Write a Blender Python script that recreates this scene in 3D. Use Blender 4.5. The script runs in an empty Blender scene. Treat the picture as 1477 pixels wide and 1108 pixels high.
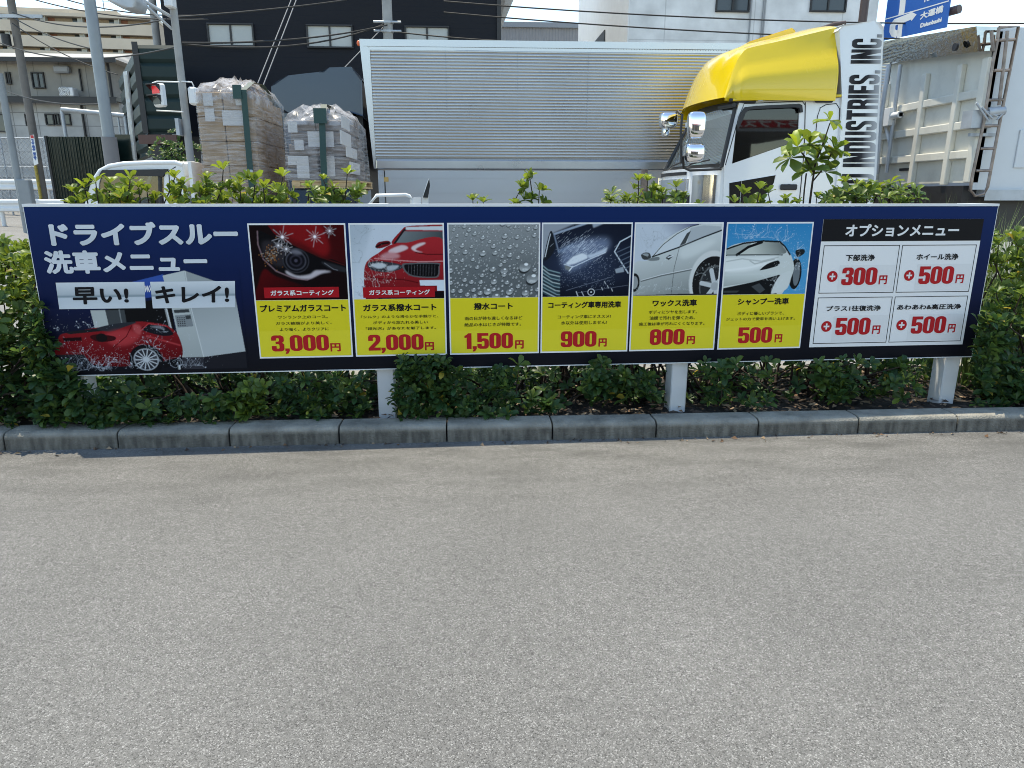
import bpy, math, random
import numpy as np
from mathutils import Vector, Matrix
from mathutils.geometry import tessellate_polygon
random.seed(7); rng = np.random.default_rng(7)
SC = bpy.context.scene; COL = SC.collection
R = math.radians

# ------------------------------------------------------------------ camera
F_PX, PITCH, YAW, ROLL = 1010.11, .26423, .06214, .00089
CAM = np.array([-.41247, -4.01182, 1.35132])
CX, CY = 738.5, 554.0
FW = np.array([math.sin(YAW)*math.cos(PITCH), math.cos(YAW)*math.cos(PITCH), -math.sin(PITCH)])
_r = np.array([math.cos(YAW), -math.sin(YAW), 0.]); _u = np.cross(_r, FW)
RT = _r*math.cos(ROLL)+_u*math.sin(ROLL); UP = -_r*math.sin(ROLL)+_u*math.cos(ROLL)
cd = bpy.data.cameras.new('camera'); cam = bpy.data.objects.new('camera', cd); COL.objects.link(cam)
cd.sensor_width = 36; cd.lens = F_PX/1477*36; cd.clip_start = .05; cd.clip_end = 3000
cam.matrix_world = Matrix(((RT[0], UP[0], -FW[0], CAM[0]), (RT[1], UP[1], -FW[1], CAM[1]), (RT[2], UP[2], -FW[2], CAM[2]), (0, 0, 0, 1)))
SC.camera = cam

# ------------------------------------------------------------------ light
SUN_EL, SUN_AZ = R(72.5), math.atan2(-.65, .76)          # azimuth from +Y towards +X
w = bpy.data.worlds.new('World'); SC.world = w; w.use_nodes = True
nt = w.node_tree; bg = nt.nodes['Background']
sky = nt.nodes.new('ShaderNodeTexSky'); sky.sky_type = 'NISHITA'; sky.sun_disc = False
sky.sun_elevation = SUN_EL; sky.sun_rotation = SUN_AZ; sky.air_density = 1.0; sky.dust_density = 0.; sky.ozone_density = 1.0
nt.links.new(sky.outputs[0], bg.inputs[0]); bg.inputs[1].default_value = .15
sl = bpy.data.lights.new('sun', 'SUN'); sl.energy = 2.5; sl.angle = R(.55); sl.color = (1, .95, .87)
so = bpy.data.objects.new('sun', sl); COL.objects.link(so)
sd = Vector((math.sin(SUN_AZ)*math.cos(SUN_EL), math.cos(SUN_AZ)*math.cos(SUN_EL), math.sin(SUN_EL)))
so.rotation_euler = sd.to_track_quat('Z', 'Y').to_euler(); so.location = (0, 0, 30)
SC.view_settings.view_transform = 'Standard'; SC.view_settings.look = 'None'
SC.view_settings.exposure = 1.28; SC.view_settings.gamma = 1
SC.view_settings.use_white_balance = True; SC.view_settings.white_balance_temperature = 7550; SC.view_settings.white_balance_tint = 6
SC.cycles.use_denoising = True; SC.cycles.filter_width = 1.0
SC.cycles.max_bounces = 8; SC.cycles.transparent_max_bounces = 12
SC.cycles.sample_clamp_indirect = 6

# ------------------------------------------------------------------ helpers
def ray(px, py): return FW+RT*(px-CX)/F_PX-UP*(py-CY)/F_PX
def at(px, py, Y):
    d = ray(px, py); return CAM+d*((Y-CAM[1])/d[1])
def gh(x, y):                                          # height of the street side of the ground
    t = min(1, max(0, (y-1.0)/2.2)); t = t*t*(3-2*t)
    return t*min(1.15, max(-.75, -.12-.045*x))
def on_ground(px, py):
    d = ray(px, py); t = 1.
    for _ in range(4000):
        P = CAM+d*t
        if P[2] <= gh(P[0], P[1]): break
        t += .01+.002*t
    return P
class Fr:
    """vertical plane through (x, y) running along angle a; s along it, d behind it, z up"""
    def __init__(f, x, y, a=0.): f.o = np.array([x, y, 0.]); f.e = np.array([math.cos(a), math.sin(a), 0]); f.n = np.array([-math.sin(a), math.cos(a), 0]); f.a = a
    def w(f, s, d, z): return tuple(f.o+f.e*s+f.n*d+np.array([0, 0, z]))
    def pt(f, px, py):
        dr = ray(px, py); t = ((f.o-CAM)@f.n)/(dr@f.n); P = CAM+dr*t
        return float((P-f.o)@f.e), float(P[2])
WORLD = Fr(0, 0, 0)
def thru(p, q):                                        # frame through two ground-plan points
    f = Fr(p[0], p[1], math.atan2(q[1]-p[1], q[0]-p[0])); return f

class MB:
    def __init__(s, fr=None): s.v = []; s.f = []; s.m = []; s.fr = fr or WORLD; s.sm = []
    def add(s, vs, fs, m=0, smooth=False):
        b = len(s.v); s.v += [s.fr.w(*p) for p in vs]
        s.f += [tuple(b+i for i in f) for f in fs]; s.m += [m]*len(fs); s.sm += [smooth]*len(fs); return s
    def box(s, x0, x1, y0, y1, z0, z1, m=0, bev=0.):
        if bev <= 0:
            s.add([(x0, y0, z0), (x1, y0, z0), (x1, y1, z0), (x0, y1, z0), (x0, y0, z1), (x1, y0, z1), (x1, y1, z1), (x0, y1, z1)],
                  [(0, 3, 2, 1), (4, 5, 6, 7), (0, 1, 5, 4), (1, 2, 6, 5), (2, 3, 7, 6), (3, 0, 4, 7)], m)
        else:
            b = bev
            vs = []; idx = {}
            for ax in range(3):
                for c in range(8):
                    k = [(x0, x1)[c & 1], (y0, y1)[c >> 1 & 1], (z0, z1)[c >> 2 & 1]]
                    for a2 in range(3):
                        if a2 != ax: k[a2] += b if not (c >> a2 & 1) else -b
                    idx[ax, c] = len(vs); vs.append(tuple(k))
            fs = []
            for ax in range(3):
                o1, o2 = (ax+1) % 3, (ax+2) % 3
                for sd_ in (0, 1):
                    q = [sd_ << ax, sd_ << ax | 1 << o1, sd_ << ax | 1 << o1 | 1 << o2, sd_ << ax | 1 << o2]
                    q = [idx[ax, c] for c in q]; fs.append(tuple(q if sd_ else q[::-1]))
                for i in (0, 1):
                    for j in (0, 1):
                        c0 = i << o1 | j << o2; c1 = c0 | 1 << ax
                        q = [idx[o1, c0], idx[o1, c1], idx[o2, c1], idx[o2, c0]]
                        fs.append(tuple(q if (i ^ j) else q[::-1]))
            for c in range(8):
                q = [idx[0, c], idx[1, c], idx[2, c]]
                fs.append(tuple(q if bin(c).count('1') % 2 else q[::-1]))
            s.add(vs, fs, m)
        return s
    def quad(s, a, b, c, d, m=0): return s.add([a, b, c, d], [(0, 1, 2, 3)], m)
    def prism(s, poly, d0, d1, m=0, holes=(), plane='sz', smooth=False):
        """polygon (in s, z) pushed from depth d0 to d1; holes cut through"""
        def P(p, d): return (p[0], d, p[1]) if plane == 'sz' else ((p[0], p[1], d) if plane == 'sd' else (d, p[0], p[1]))
        loops = [list(poly)]+[list(h) for h in holes]
        flat = [p for l in loops for p in l]; n = len(flat)
        tris = tessellate_polygon([[Vector((p[0], p[1], 0)) for p in l] for l in loops])
        vs = [P(p, d0) for p in flat]+[P(p, d1) for p in flat]
        fs = []
        def area(t): a, b, c = [flat[i] for i in t]; return (b[0]-a[0])*(c[1]-a[1])-(c[0]-a[0])*(b[1]-a[1])
        for t in tris:
            t = t if area(t) > 0 else t[::-1]
            fs.append(tuple(t)); fs.append(tuple(n+i for i in t[::-1]))
        k = 0
        for l in loops:
            for i in range(len(l)):
                a, b = k+i, k+(i+1) % len(l); fs.append((b, a, a+n, b+n))
            k += len(l)
        return s.add(vs, fs, m, smooth)
    def tube(s, pts, r, n=8, m=0, cap=True, r1=None):
        pts = [np.array(p, float) for p in pts]; L = len(pts); vs = []
        for i, p in enumerate(pts):
            t = pts[min(i+1, L-1)]-pts[max(i-1, 0)]; t = t/(np.linalg.norm(t)+1e-9)
            a = np.cross(t, [0, 0, 1.]) if abs(t[2]) < .9 else np.cross(t, [0, 1., 0]); a /= np.linalg.norm(a); b = np.cross(t, a)
            rr = r if r1 is None else r+(r1-r)*i/(L-1)
            for k in range(n):
                q = 2*math.pi*k/n; vs.append(tuple(p+rr*(a*math.cos(q)+b*math.sin(q))))
        fs = [(i*n+k, i*n+(k+1) % n, (i+1)*n+(k+1) % n, (i+1)*n+k) for i in range(L-1) for k in range(n)]
        s.add(vs, fs, m, True)
        if cap: s.add([vs[k] for k in range(n)], [tuple(range(n))[::-1]], m); s.add([vs[(L-1)*n+k] for k in range(n)], [tuple(range(n))], m)
        return s
    def cyl(s, c, ax, r, h, n=20, m=0):
        c = np.array(c, float); ax = np.array(ax, float); ax /= np.linalg.norm(ax)
        return s.tube([c-ax*h/2, c+ax*h/2], r, n, m)
    def ball(s, c, rx, ry, rz, n=12, k=8, m=0):
        vs = []; fs = []
        for i in range(k+1):
            th = math.pi*i/k
            for j in range(n):
                ph = 2*math.pi*j/n; vs.append((c[0]+rx*math.sin(th)*math.cos(ph), c[1]+ry*math.sin(th)*math.sin(ph), c[2]+rz*math.cos(th)))
        for i in range(k):
            for j in range(n): fs.append((i*n+j, (i+1)*n+j, (i+1)*n+(j+1) % n, i*n+(j+1) % n))
        return s.add(vs, fs, m, True)
    def build(s, name, mats, parent=None, **kw):
        me = bpy.data.meshes.new(name); o = bpy.data.objects.new(name, me)
        V = np.array(s.v, float).reshape(-1, 3)
        if parent is not None:
            V = V-np.array(base_of(parent))
        me.from_pydata([tuple(p) for p in V], [], s.f)
        if not isinstance(mats, (list, tuple)): mats = [mats]
        for m in mats: me.materials.append(m)
        me.polygons.foreach_set('material_index', np.array(s.m, np.int32)); me.polygons.foreach_set('use_smooth', np.array(s.sm, bool))
        me.update(); COL.objects.link(o)
        if parent is not None: o.parent = parent
        if kw.get('bev'):
            b = o.modifiers.new('b', 'BEVEL'); b.width = kw['bev']; b.segments = kw.get('seg', 2); b.limit_method = 'ANGLE'
        return o
BASE = {}
def base_of(o):
    while o.parent: o = o.parent
    return BASE.get(o.name, (0, 0, 0))
def tag(o, label=None, cat=None, group=None, kind=None):
    for k, v in (('label', label), ('category', cat), ('group', group), ('kind', kind)):
        if v: o[k] = v
    return o
def thing(name, label, cat, loc=(0, 0, 0), group=None):
    o = bpy.data.objects.new(name, None); COL.objects.link(o); o.location = tuple(float(c) for c in loc); o.empty_display_size = .2
    BASE[o.name] = tuple(float(c) for c in loc); return tag(o, label, cat, group)

# ------------------------------------------------------------------ materials
def mat(name, col, rough=.6, metal=0., var=0., vs=3., bump=0., bs=40., stretch=(1, 1, 1), spec=.5, coat=0., dirt=None, ds=1.5, damt=.5):
    m = bpy.data.materials.new(name); m.use_nodes = True; t = m.node_tree; b = t.nodes['Principled BSDF']
    b.inputs['Base Color'].default_value = (*col, 1); b.inputs['Roughness'].default_value = rough; b.inputs['Metallic'].default_value = metal
    b.inputs['Specular IOR Level'].default_value = spec; b.inputs['Coat Weight'].default_value = coat; b.inputs['Coat Roughness'].default_value = .05
    tc = t.nodes.new('ShaderNodeTexCoord'); mp = t.nodes.new('ShaderNodeMapping'); mp.inputs['Scale'].default_value = stretch
    t.links.new(tc.outputs['Object'], mp.inputs[0]); src = None
    if var > 0:
        n = t.nodes.new('ShaderNodeTexNoise'); n.inputs['Scale'].default_value = vs; n.inputs['Detail'].default_value = 6; t.links.new(mp.outputs[0], n.inputs['Vector'])
        x = t.nodes.new('ShaderNodeMix'); x.data_type = 'RGBA'
        x.inputs[6].default_value = (*[c*(1-var) for c in col], 1); x.inputs[7].default_value = (*[min(1, c*(1+var)) for c in col], 1)
        r = t.nodes.new('ShaderNodeMapRange'); r.inputs[1].default_value = .3; r.inputs[2].default_value = .7
        t.links.new(n.outputs['Fac'], r.inputs[0]); t.links.new(r.outputs[0], x.inputs[0]); src = x.outputs[2]
        rr = t.nodes.new('ShaderNodeMapRange'); rr.inputs[3].default_value = max(0, rough-.08); rr.inputs[4].default_value = min(1, rough+.08)
        t.links.new(n.outputs['Fac'], rr.inputs[0]); t.links.new(rr.outputs[0], b.inputs['Roughness'])
    if dirt:
        n = t.nodes.new('ShaderNodeTexNoise'); n.inputs['Scale'].default_value = ds; n.inputs['Detail'].default_value = 8; n.inputs['Roughness'].default_value = .65; t.links.new(mp.outputs[0], n.inputs['Vector'])
        r = t.nodes.new('ShaderNodeMapRange'); r.inputs[1].default_value = .5; r.inputs[2].default_value = .75; r.inputs[4].default_value = damt
        x = t.nodes.new('ShaderNodeMix'); x.data_type = 'RGBA'
        if src: t.links.new(src, x.inputs[6])
        else: x.inputs[6].default_value = (*col, 1)
        x.inputs[7].default_value = (*dirt, 1); t.links.new(n.outputs['Fac'], r.inputs[0]); t.links.new(r.outputs[0], x.inputs[0]); src = x.outputs[2]
    if src: t.links.new(src, b.inputs['Base Color'])
    if bump > 0:
        n = t.nodes.new('ShaderNodeTexNoise'); n.inputs['Scale'].default_value = bs; n.inputs['Detail'].default_value = 4; t.links.new(mp.outputs[0], n.inputs['Vector'])
        bu = t.nodes.new('ShaderNodeBump'); bu.inputs['Strength'].default_value = bump; bu.inputs['Distance'].default_value = .02
        t.links.new(n.outputs['Fac'], bu.inputs['Height']); t.links.new(bu.outputs[0], b.inputs['Normal'])
    return m
def lines(m, axis, scale, amt, dist=.01, kind='SIN'):
    """adds regular ribs along one axis of an existing material as bump"""
    t = m.node_tree; b = t.nodes['Principled BSDF']; tc = t.nodes.new('ShaderNodeTexCoord')
    wv = t.nodes.new('ShaderNodeTexWave'); wv.bands_direction = axis; wv.inputs['Scale'].default_value = scale; wv.wave_profile = kind
    t.links.new(tc.outputs['Object'], wv.inputs['Vector']); bu = t.nodes.new('ShaderNodeBump'); bu.inputs['Strength'].default_value = amt; bu.inputs['Distance'].default_value = dist
    t.links.new(wv.outputs['Fac'], bu.inputs['Height']); t.links.new(bu.outputs[0], b.inputs['Normal']); return m
def tiles(m, cols, w_, h_, mortar=.01, axis='XZ', offset=0.):
    """panel joints of a facade: brick texture in the wall's own plane"""
    t = m.node_tree; b = t.nodes['Principled BSDF']; tc = t.nodes.new('ShaderNodeTexCoord'); sp = t.nodes.new('ShaderNodeSeparateXYZ'); cb = t.nodes.new('ShaderNodeCombineXYZ')
    t.links.new(tc.outputs['Object'], sp.inputs[0]); t.links.new(sp.outputs['X'], cb.inputs[0]); t.links.new(sp.outputs['Z'], cb.inputs[1])
    br = t.nodes.new('ShaderNodeTexBrick'); br.offset = offset; br.inputs['Scale'].default_value = 1; br.inputs['Brick Width'].default_value = w_; br.inputs['Row Height'].default_value = h_
    br.inputs['Mortar Size'].default_value = mortar; br.inputs['Color1'].default_value = (*cols[0], 1); br.inputs['Color2'].default_value = (*cols[1], 1); br.inputs['Mortar'].default_value = (*cols[2], 1)
    t.links.new(cb.outputs[0], br.inputs['Vector'])
    n = t.nodes.new('ShaderNodeTexNoise'); n.inputs['Scale'].default_value = 1.3; n.inputs['Detail'].default_value = 7; t.links.new(tc.outputs['Object'], n.inputs['Vector'])
    x = t.nodes.new('ShaderNodeMix'); x.data_type = 'RGBA'; x.blend_type = 'MULTIPLY'; x.inputs[0].default_value = .6
    t.links.new(br.outputs['Color'], x.inputs[6]); rp = t.nodes.new('ShaderNodeMapRange'); rp.inputs[1].default_value = .3; rp.inputs[2].default_value = .65; rp.inputs[3].default_value = .5
    t.links.new(n.outputs['Fac'], rp.inputs[0]); t.links.new(rp.outputs[0], x.inputs[7]); t.links.new(x.outputs[2], b.inputs['Base Color']); return m
def glass(name, tint=(.6, .68, .68), alpha=.55, rough=.02, top=.6):
    m = bpy.data.materials.new(name); m.use_nodes = True; t = m.node_tree; t.nodes.clear()
    o = t.nodes.new('ShaderNodeOutputMaterial'); tr = t.nodes.new('ShaderNodeBsdfTransparent'); tr.inputs[0].default_value = (*[c*alpha for c in tint], 1)
    g = t.nodes.new('ShaderNodeBsdfGlossy'); g.inputs['Roughness'].default_value = rough; g.inputs[0].default_value = (.95, .97, 1, 1)
    fr = t.nodes.new('ShaderNodeFresnel'); fr.inputs[0].default_value = 1.5; mx = t.nodes.new('ShaderNodeMixShader')
    mr = t.nodes.new('ShaderNodeMapRange'); mr.inputs[3].default_value = .03; mr.inputs[4].default_value = top; t.links.new(fr.outputs[0], mr.inputs[0])
    t.links.new(mr.outputs[0], mx.inputs[0]); t.links.new(tr.outputs[0], mx.inputs[1]); t.links.new(g.outputs[0], mx.inputs[2]); t.links.new(mx.outputs[0], o.inputs[0]); return m
def attr_mat(name, rough=.5, coat=0., trans=0., spec=.5):
    m = bpy.data.materials.new(name); m.use_nodes = True; t = m.node_tree; b = t.nodes['Principled BSDF']
    a = t.nodes.new('ShaderNodeAttribute'); a.attribute_name = 'col'; t.links.new(a.outputs['Color'], b.inputs['Base Color'])
    b.inputs['Roughness'].default_value = rough; b.inputs['Coat Weight'].default_value = coat; b.inputs['Specular IOR Level'].default_value = spec
    if trans > 0:
        tl = t.nodes.new('ShaderNodeBsdfTranslucent'); hs = t.nodes.new('ShaderNodeHueSaturation'); hs.inputs['Value'].default_value = 2.2; hs.inputs['Hue'].default_value = .485; hs.inputs['Saturation'].default_value = 1.05
        t.links.new(a.outputs['Color'], hs.inputs['Color']); t.links.new(hs.outputs[0], tl.inputs[0]); mx = t.nodes.new('ShaderNodeMixShader'); mx.inputs[0].default_value = trans
        o = t.nodes['Material Output']; t.links.new(b.outputs[0], mx.inputs[1]); t.links.new(tl.outputs[0], mx.inputs[2]); t.links.new(mx.outputs[0], o.inputs[0])
    return m
M = dict(
 white=mat('white_paint', (.78, .79, .78), .35, var=.05), steelwhite=mat('white_steel', (.75, .76, .76), .45, var=.06, dirt=(.4, .38, .34), damt=.3),
 truckwhite=mat('truck_white', (.78, .8, .81), .22, coat=.6, var=.02, vs=1.2), yellow=mat('truck_yellow', (.78, .55, .008), .25, coat=.7, var=.03, vs=1),
 navy=mat('truck_navy', (.02, .042, .075), .22, coat=.5, spec=.4), black=mat('black_plastic', (.02, .02, .022), .5), rubber=mat('rubber', (.018, .018, .018), .8, bump=.2),
 chrome=mat('chrome', (.85, .86, .88), .06, 1.), alu=mat('aluminium', (.55, .55, .55), .3, 1., var=.05, vs=2), alupanel=mat('aluminium_gate', (.5, .52, .54), .42, .75, var=.04, vs=1.2, stretch=(.4, 1, 1), dirt=(.5, .5, .48), ds=2.2, damt=.25),
 wing=mat('aluminium_wing', (.46, .445, .42), .3, 1., var=.06, vs=1.1, dirt=(.5, .49, .46), ds=1.2, damt=.25), stainless=mat('stainless', (.5, .49, .46), .04, 1., bump=.5, bs=2.2),
 tipper=mat('tipper_paint', (.7, .68, .6), .45, var=.07, vs=1.5, dirt=(.3, .29, .25), ds=2.5, damt=.3), tipperside=mat('tipper_side', (.6, .63, .65), .35, var=.04), rust=mat('ladder_steel', (.3, .25, .22), .55, .7, var=.35, vs=9),
 concrete=mat('pole_concrete', (.33, .33, .32), .85, var=.12, vs=5, bump=.1), galv=mat('galvanised', (.42, .45, .48), .5, .35, var=.12, vs=6), polegrey=mat('pole_grey', (.25, .27, .28), .6, var=.1),
 brown=mat('brown_pole', (.09, .06, .055), .5), wire=mat('wire', (.02, .02, .02), .7), wire2=mat('wire_grey', (.25, .25, .26), .6), bark=mat('bark', (.045, .032, .025), .9, var=.3, vs=14, bump=.3),
 carton=mat('carton', (.33, .225, .135), .8, var=.16, vs=4, stretch=(1, 1, 3)), cartongrey=mat('carton_dark', (.2, .165, .145), .8, var=.2, vs=5), paper=mat('paper', (.52, .51, .5), .8), strap=mat('strap_green', (.015, .055, .05), .55), wood=mat('pallet_wood', (.5, .36, .2), .8, var=.2, vs=8, stretch=(1, 6, 6)),
 glass=glass('vehicle_glass'), darkglass=glass('dark_glass', (.3, .33, .34), .42), pane=mat('window_pane', (.05, .06, .065), .08, spec=.6), blind=mat('blind', (.42, .44, .43), .35, spec=.5, var=.05),
 seat=mat('seat', (.05, .05, .055), .9), red=mat('sign_red', (.55, .035, .04), .5), interior=mat('interior', (.12, .12, .12), .8),
)

# ------------------------------------------------------------------ ground
def asphalt(name, c0, c1, c2, sc=170., patch=True):
    m = bpy.data.materials.new(name); m.use_nodes = True; t = m.node_tree; b = t.nodes['Principled BSDF']; N = t.nodes.new; L = t.links.new
    tc = N('ShaderNodeTexCoord'); n = N('ShaderNodeTexVoronoi'); n.inputs['Scale'].default_value = sc; L(tc.outputs['Object'], n.inputs['Vector'])
    sp = N('ShaderNodeSeparateColor'); L(n.outputs['Color'], sp.inputs[0])
    cr = N('ShaderNodeValToRGB'); e = cr.color_ramp.elements; e[0].position = 0; e[0].color = (*c0, 1); e[1].position = 1; e[1].color = (*c2, 1)
    k = e.new(.3); k.color = (*c1, 1); k = e.new(.8); k.color = (*[a*1.12 for a in c1], 1); L(sp.outputs[0], cr.inputs[0])
    n2 = N('ShaderNodeTexNoise'); n2.inputs['Scale'].default_value = .9; n2.inputs['Detail'].default_value = 7; n2.inputs['Roughness'].default_value = .62; L(tc.outputs['Object'], n2.inputs['Vector'])
    mr = N('ShaderNodeMapRange'); mr.inputs[1].default_value = .3; mr.inputs[2].default_value = .7; mr.inputs[3].default_value = .88; mr.inputs[4].default_value = 1.08; L(n2.outputs['Fac'], mr.inputs[0])
    x = N('ShaderNodeMix'); x.data_type = 'RGBA'; x.blend_type = 'MULTIPLY'; x.inputs[0].default_value = 1; L(cr.outputs[0], x.inputs[6]); L(mr.outputs[0], x.inputs[7]); src = x.outputs[2]
    n4 = N('ShaderNodeTexNoise'); n4.inputs['Scale'].default_value = 30; n4.inputs['Detail'].default_value = 3; L(tc.outputs['Object'], n4.inputs['Vector'])
    m4 = N('ShaderNodeMapRange'); m4.inputs[1].default_value = .3; m4.inputs[2].default_value = .7; m4.inputs[3].default_value = .9; m4.inputs[4].default_value = 1.08; L(n4.outputs['Fac'], m4.inputs[0])
    x4 = N('ShaderNodeMix'); x4.data_type = 'RGBA'; x4.blend_type = 'MULTIPLY'; x4.inputs[0].default_value = 1; L(src, x4.inputs[6]); L(m4.outputs[0], x4.inputs[7]); src = x4.outputs[2]
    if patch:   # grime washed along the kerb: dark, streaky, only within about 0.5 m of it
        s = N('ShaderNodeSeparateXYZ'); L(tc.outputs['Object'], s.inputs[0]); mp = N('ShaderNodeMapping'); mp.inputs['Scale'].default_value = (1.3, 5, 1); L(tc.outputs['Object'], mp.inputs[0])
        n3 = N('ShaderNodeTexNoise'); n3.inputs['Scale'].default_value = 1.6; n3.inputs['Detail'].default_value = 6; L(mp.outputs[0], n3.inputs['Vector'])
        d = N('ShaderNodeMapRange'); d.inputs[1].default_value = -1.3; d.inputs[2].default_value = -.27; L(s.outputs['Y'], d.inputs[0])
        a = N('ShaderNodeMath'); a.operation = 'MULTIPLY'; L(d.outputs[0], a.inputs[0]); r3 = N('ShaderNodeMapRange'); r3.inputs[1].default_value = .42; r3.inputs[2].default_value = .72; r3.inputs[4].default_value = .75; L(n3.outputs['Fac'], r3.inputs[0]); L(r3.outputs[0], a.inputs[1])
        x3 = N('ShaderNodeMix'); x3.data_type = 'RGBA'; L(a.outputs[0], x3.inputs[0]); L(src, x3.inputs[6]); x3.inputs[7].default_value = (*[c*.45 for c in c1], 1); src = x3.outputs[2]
    L(src, b.inputs['Base Color']); b.inputs['Roughness'].default_value = .85; b.inputs['Specular IOR Level'].default_value = .3
    bu = N('ShaderNodeBump'); bu.inputs['Strength'].default_value = .5; bu.inputs['Distance'].default_value = .004; L(n.outputs['Distance'], bu.inputs['Height']); bu.invert = True; L(bu.outputs[0], b.inputs['Normal'])
    return m
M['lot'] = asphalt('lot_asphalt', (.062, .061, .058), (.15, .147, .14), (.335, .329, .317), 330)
M['road'] = asphalt('road_asphalt', (.13, .128, .12), (.2, .197, .19), (.28, .275, .265), 120, False)
M['walk'] = asphalt('walk_paving', (.17, .167, .16), (.23, .226, .215), (.3, .295, .28), 90, False)
M['soil'] = mat('soil', (.028, .022, .018), .95, var=.5, vs=24, bump=.8, bs=30, dirt=(.085, .06, .043), ds=18, damt=.7)
def sheet(name, xs, ys, zf, m, label=None):
    b = MB(); vs = [(x, y, zf(x, y)) for y in ys for x in xs]; n = len(xs)
    b.add(vs, [(j*n+i, j*n+i+1, (j+1)*n+i+1, (j+1)*n+i) for j in range(len(ys)-1) for i in range(n-1)], 0, True)
    return tag(b.build(name, m), kind='structure')
XS = [-900, -300, -120, -60]+[-40+2*i for i in range(41)]+[60, 120, 300, 900]
YS = [-300, -60, -20, -5, -.27, .9]+[1+.2*i for i in range(13)]+[4, 5, 6, 8, 10, 13, 17, 22, 30, 45, 70, 120, 300, 1200]
sheet('road', XS, YS, lambda x, y: gh(x, y)-(.012 if y < 3.1 else 0), M['road'])
sheet('parking_lot', [-40, -10, 0, 10, 40], [-40, -10, -4, -.25], lambda x, y: 0, M['lot'])
sheet('sidewalk', [-40+2*i for i in range(41)], [1.06+.15*i for i in range(14)], lambda x, y: gh(x, y)+.03, M['walk'])
bx_ = [-9+.09*i for i in range(201)]; by_ = [-.12+.08*i for i in range(14)]
sheet('planting_bed', bx_, by_, lambda x, y: .045+.02*math.sin(x*7.3+y*5)*math.sin(x*3.1-y*9)+.012*math.sin(x*31+y*17), M['soil'])
# kerb stones
def kerb_mat():
    m = mat('kerb_concrete', (.275, .26, .222), .9, var=.22, vs=7, bump=.5, bs=90, dirt=(.07, .07, .063), ds=4.5, damt=.75)
    t = m.node_tree; b = t.nodes['Principled BSDF']; tc = t.nodes.new('ShaderNodeTexCoord'); mp = t.nodes.new('ShaderNodeMapping'); mp.inputs['Scale'].default_value = (9, 4, 2.2); t.links.new(tc.outputs['Object'], mp.inputs[0])
    n = t.nodes.new('ShaderNodeTexNoise'); n.inputs['Scale'].default_value = 3; n.inputs['Detail'].default_value = 6; t.links.new(mp.outputs[0], n.inputs['Vector'])
    s = t.nodes.new('ShaderNodeSeparateXYZ'); t.links.new(tc.outputs['Object'], s.inputs[0])
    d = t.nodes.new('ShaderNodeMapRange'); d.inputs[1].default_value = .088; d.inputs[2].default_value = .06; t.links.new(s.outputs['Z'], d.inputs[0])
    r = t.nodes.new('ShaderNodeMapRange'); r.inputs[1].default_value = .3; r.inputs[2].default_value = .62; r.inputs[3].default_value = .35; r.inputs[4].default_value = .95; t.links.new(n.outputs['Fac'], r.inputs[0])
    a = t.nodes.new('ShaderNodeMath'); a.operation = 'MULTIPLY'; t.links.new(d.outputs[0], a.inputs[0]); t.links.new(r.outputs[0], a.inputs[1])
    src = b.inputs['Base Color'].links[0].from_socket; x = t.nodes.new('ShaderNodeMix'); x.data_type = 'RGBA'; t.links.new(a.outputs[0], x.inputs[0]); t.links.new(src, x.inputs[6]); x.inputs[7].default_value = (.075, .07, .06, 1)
    t.links.new(x.outputs[2], b.inputs['Base Color']); return m
kb = MB(); j0 = float(at(797, 627, -.262)[0])
for i in range(-16, 16):
    x0 = j0+.6*i; o1, o2 = random.uniform(-.002, .002), random.uniform(-.003, .003)
    kb.prism([(-.262+o1, -.05), (-.1, -.05), (-.1, .098+o2), (-.222+o1, .1+o2), (-.243+o1, .094+o2), (-.256+o1, .078+o2)], x0+.004, x0+.596, plane='dz')
tag(kb.build('kerb', kerb_mat(), bev=.006), kind='structure')
kb = MB()
for i in range(-16, 16): kb.box(j0+.6*i+.004, j0+.6*i+.596, .93, 1.05, -.1, .1)
tag(kb.build('kerb_behind_hedge', kerb_mat(), bev=.006), kind='structure')

# ------------------------------------------------------------------ menu board
ZB, SA = .37643, .03086
SG = Fr(0, 0, SA)
def sg(px, py): s, z = SG.pt(px, py); return s, z-ZB
def zoom(x0, y0, sc): return lambda x, y: sg(x0+x/sc, y0+y/sc)
board = thing('menu_board', 'long navy car wash menu board on white posts', 'sign', (0, 0, 0))
BF = lambda: MB(Fr(0, 0, SA))
_fc = {}
def glyphs(body, off):
    k = (body, off)
    if k not in _fc:
        cu = bpy.data.curves.new('t', 'FONT'); cu.body = body; cu.offset = off; cu.resolution_u = 3
        o = bpy.data.objects.new('t', cu); COL.objects.link(o); dg = bpy.context.evaluated_depsgraph_get()
        me = bpy.data.meshes.new_from_object(o.evaluated_get(dg)); V = np.zeros(len(me.vertices)*3); me.vertices.foreach_get('co', V); V = V.reshape(-1, 3)[:, :2]
        P = [tuple(p.vertices) for p in me.polygons]; bpy.data.objects.remove(o); bpy.data.meshes.remove(me); bpy.data.curves.remove(cu)
        V = V-V.min(0); _fc[k] = (V/V.max(0), P)
    return _fc[k]
def rr(x0, y0, x1, y1, r, n=5):
    p = []
    for cx, cy, a in ((x1-r, y1-r, 0), (x0+r, y1-r, 90), (x0+r, y0+r, 180), (x1-r, y0+r, 270)):
        for i in range(n+1): q = R(a+90*i/n); p.append((cx+r*math.cos(q), cy+r*math.sin(q)))
    return p
_in5 = [(.185, .2), (.22, .165), (.28, .165), (.315, .2)]
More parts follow.
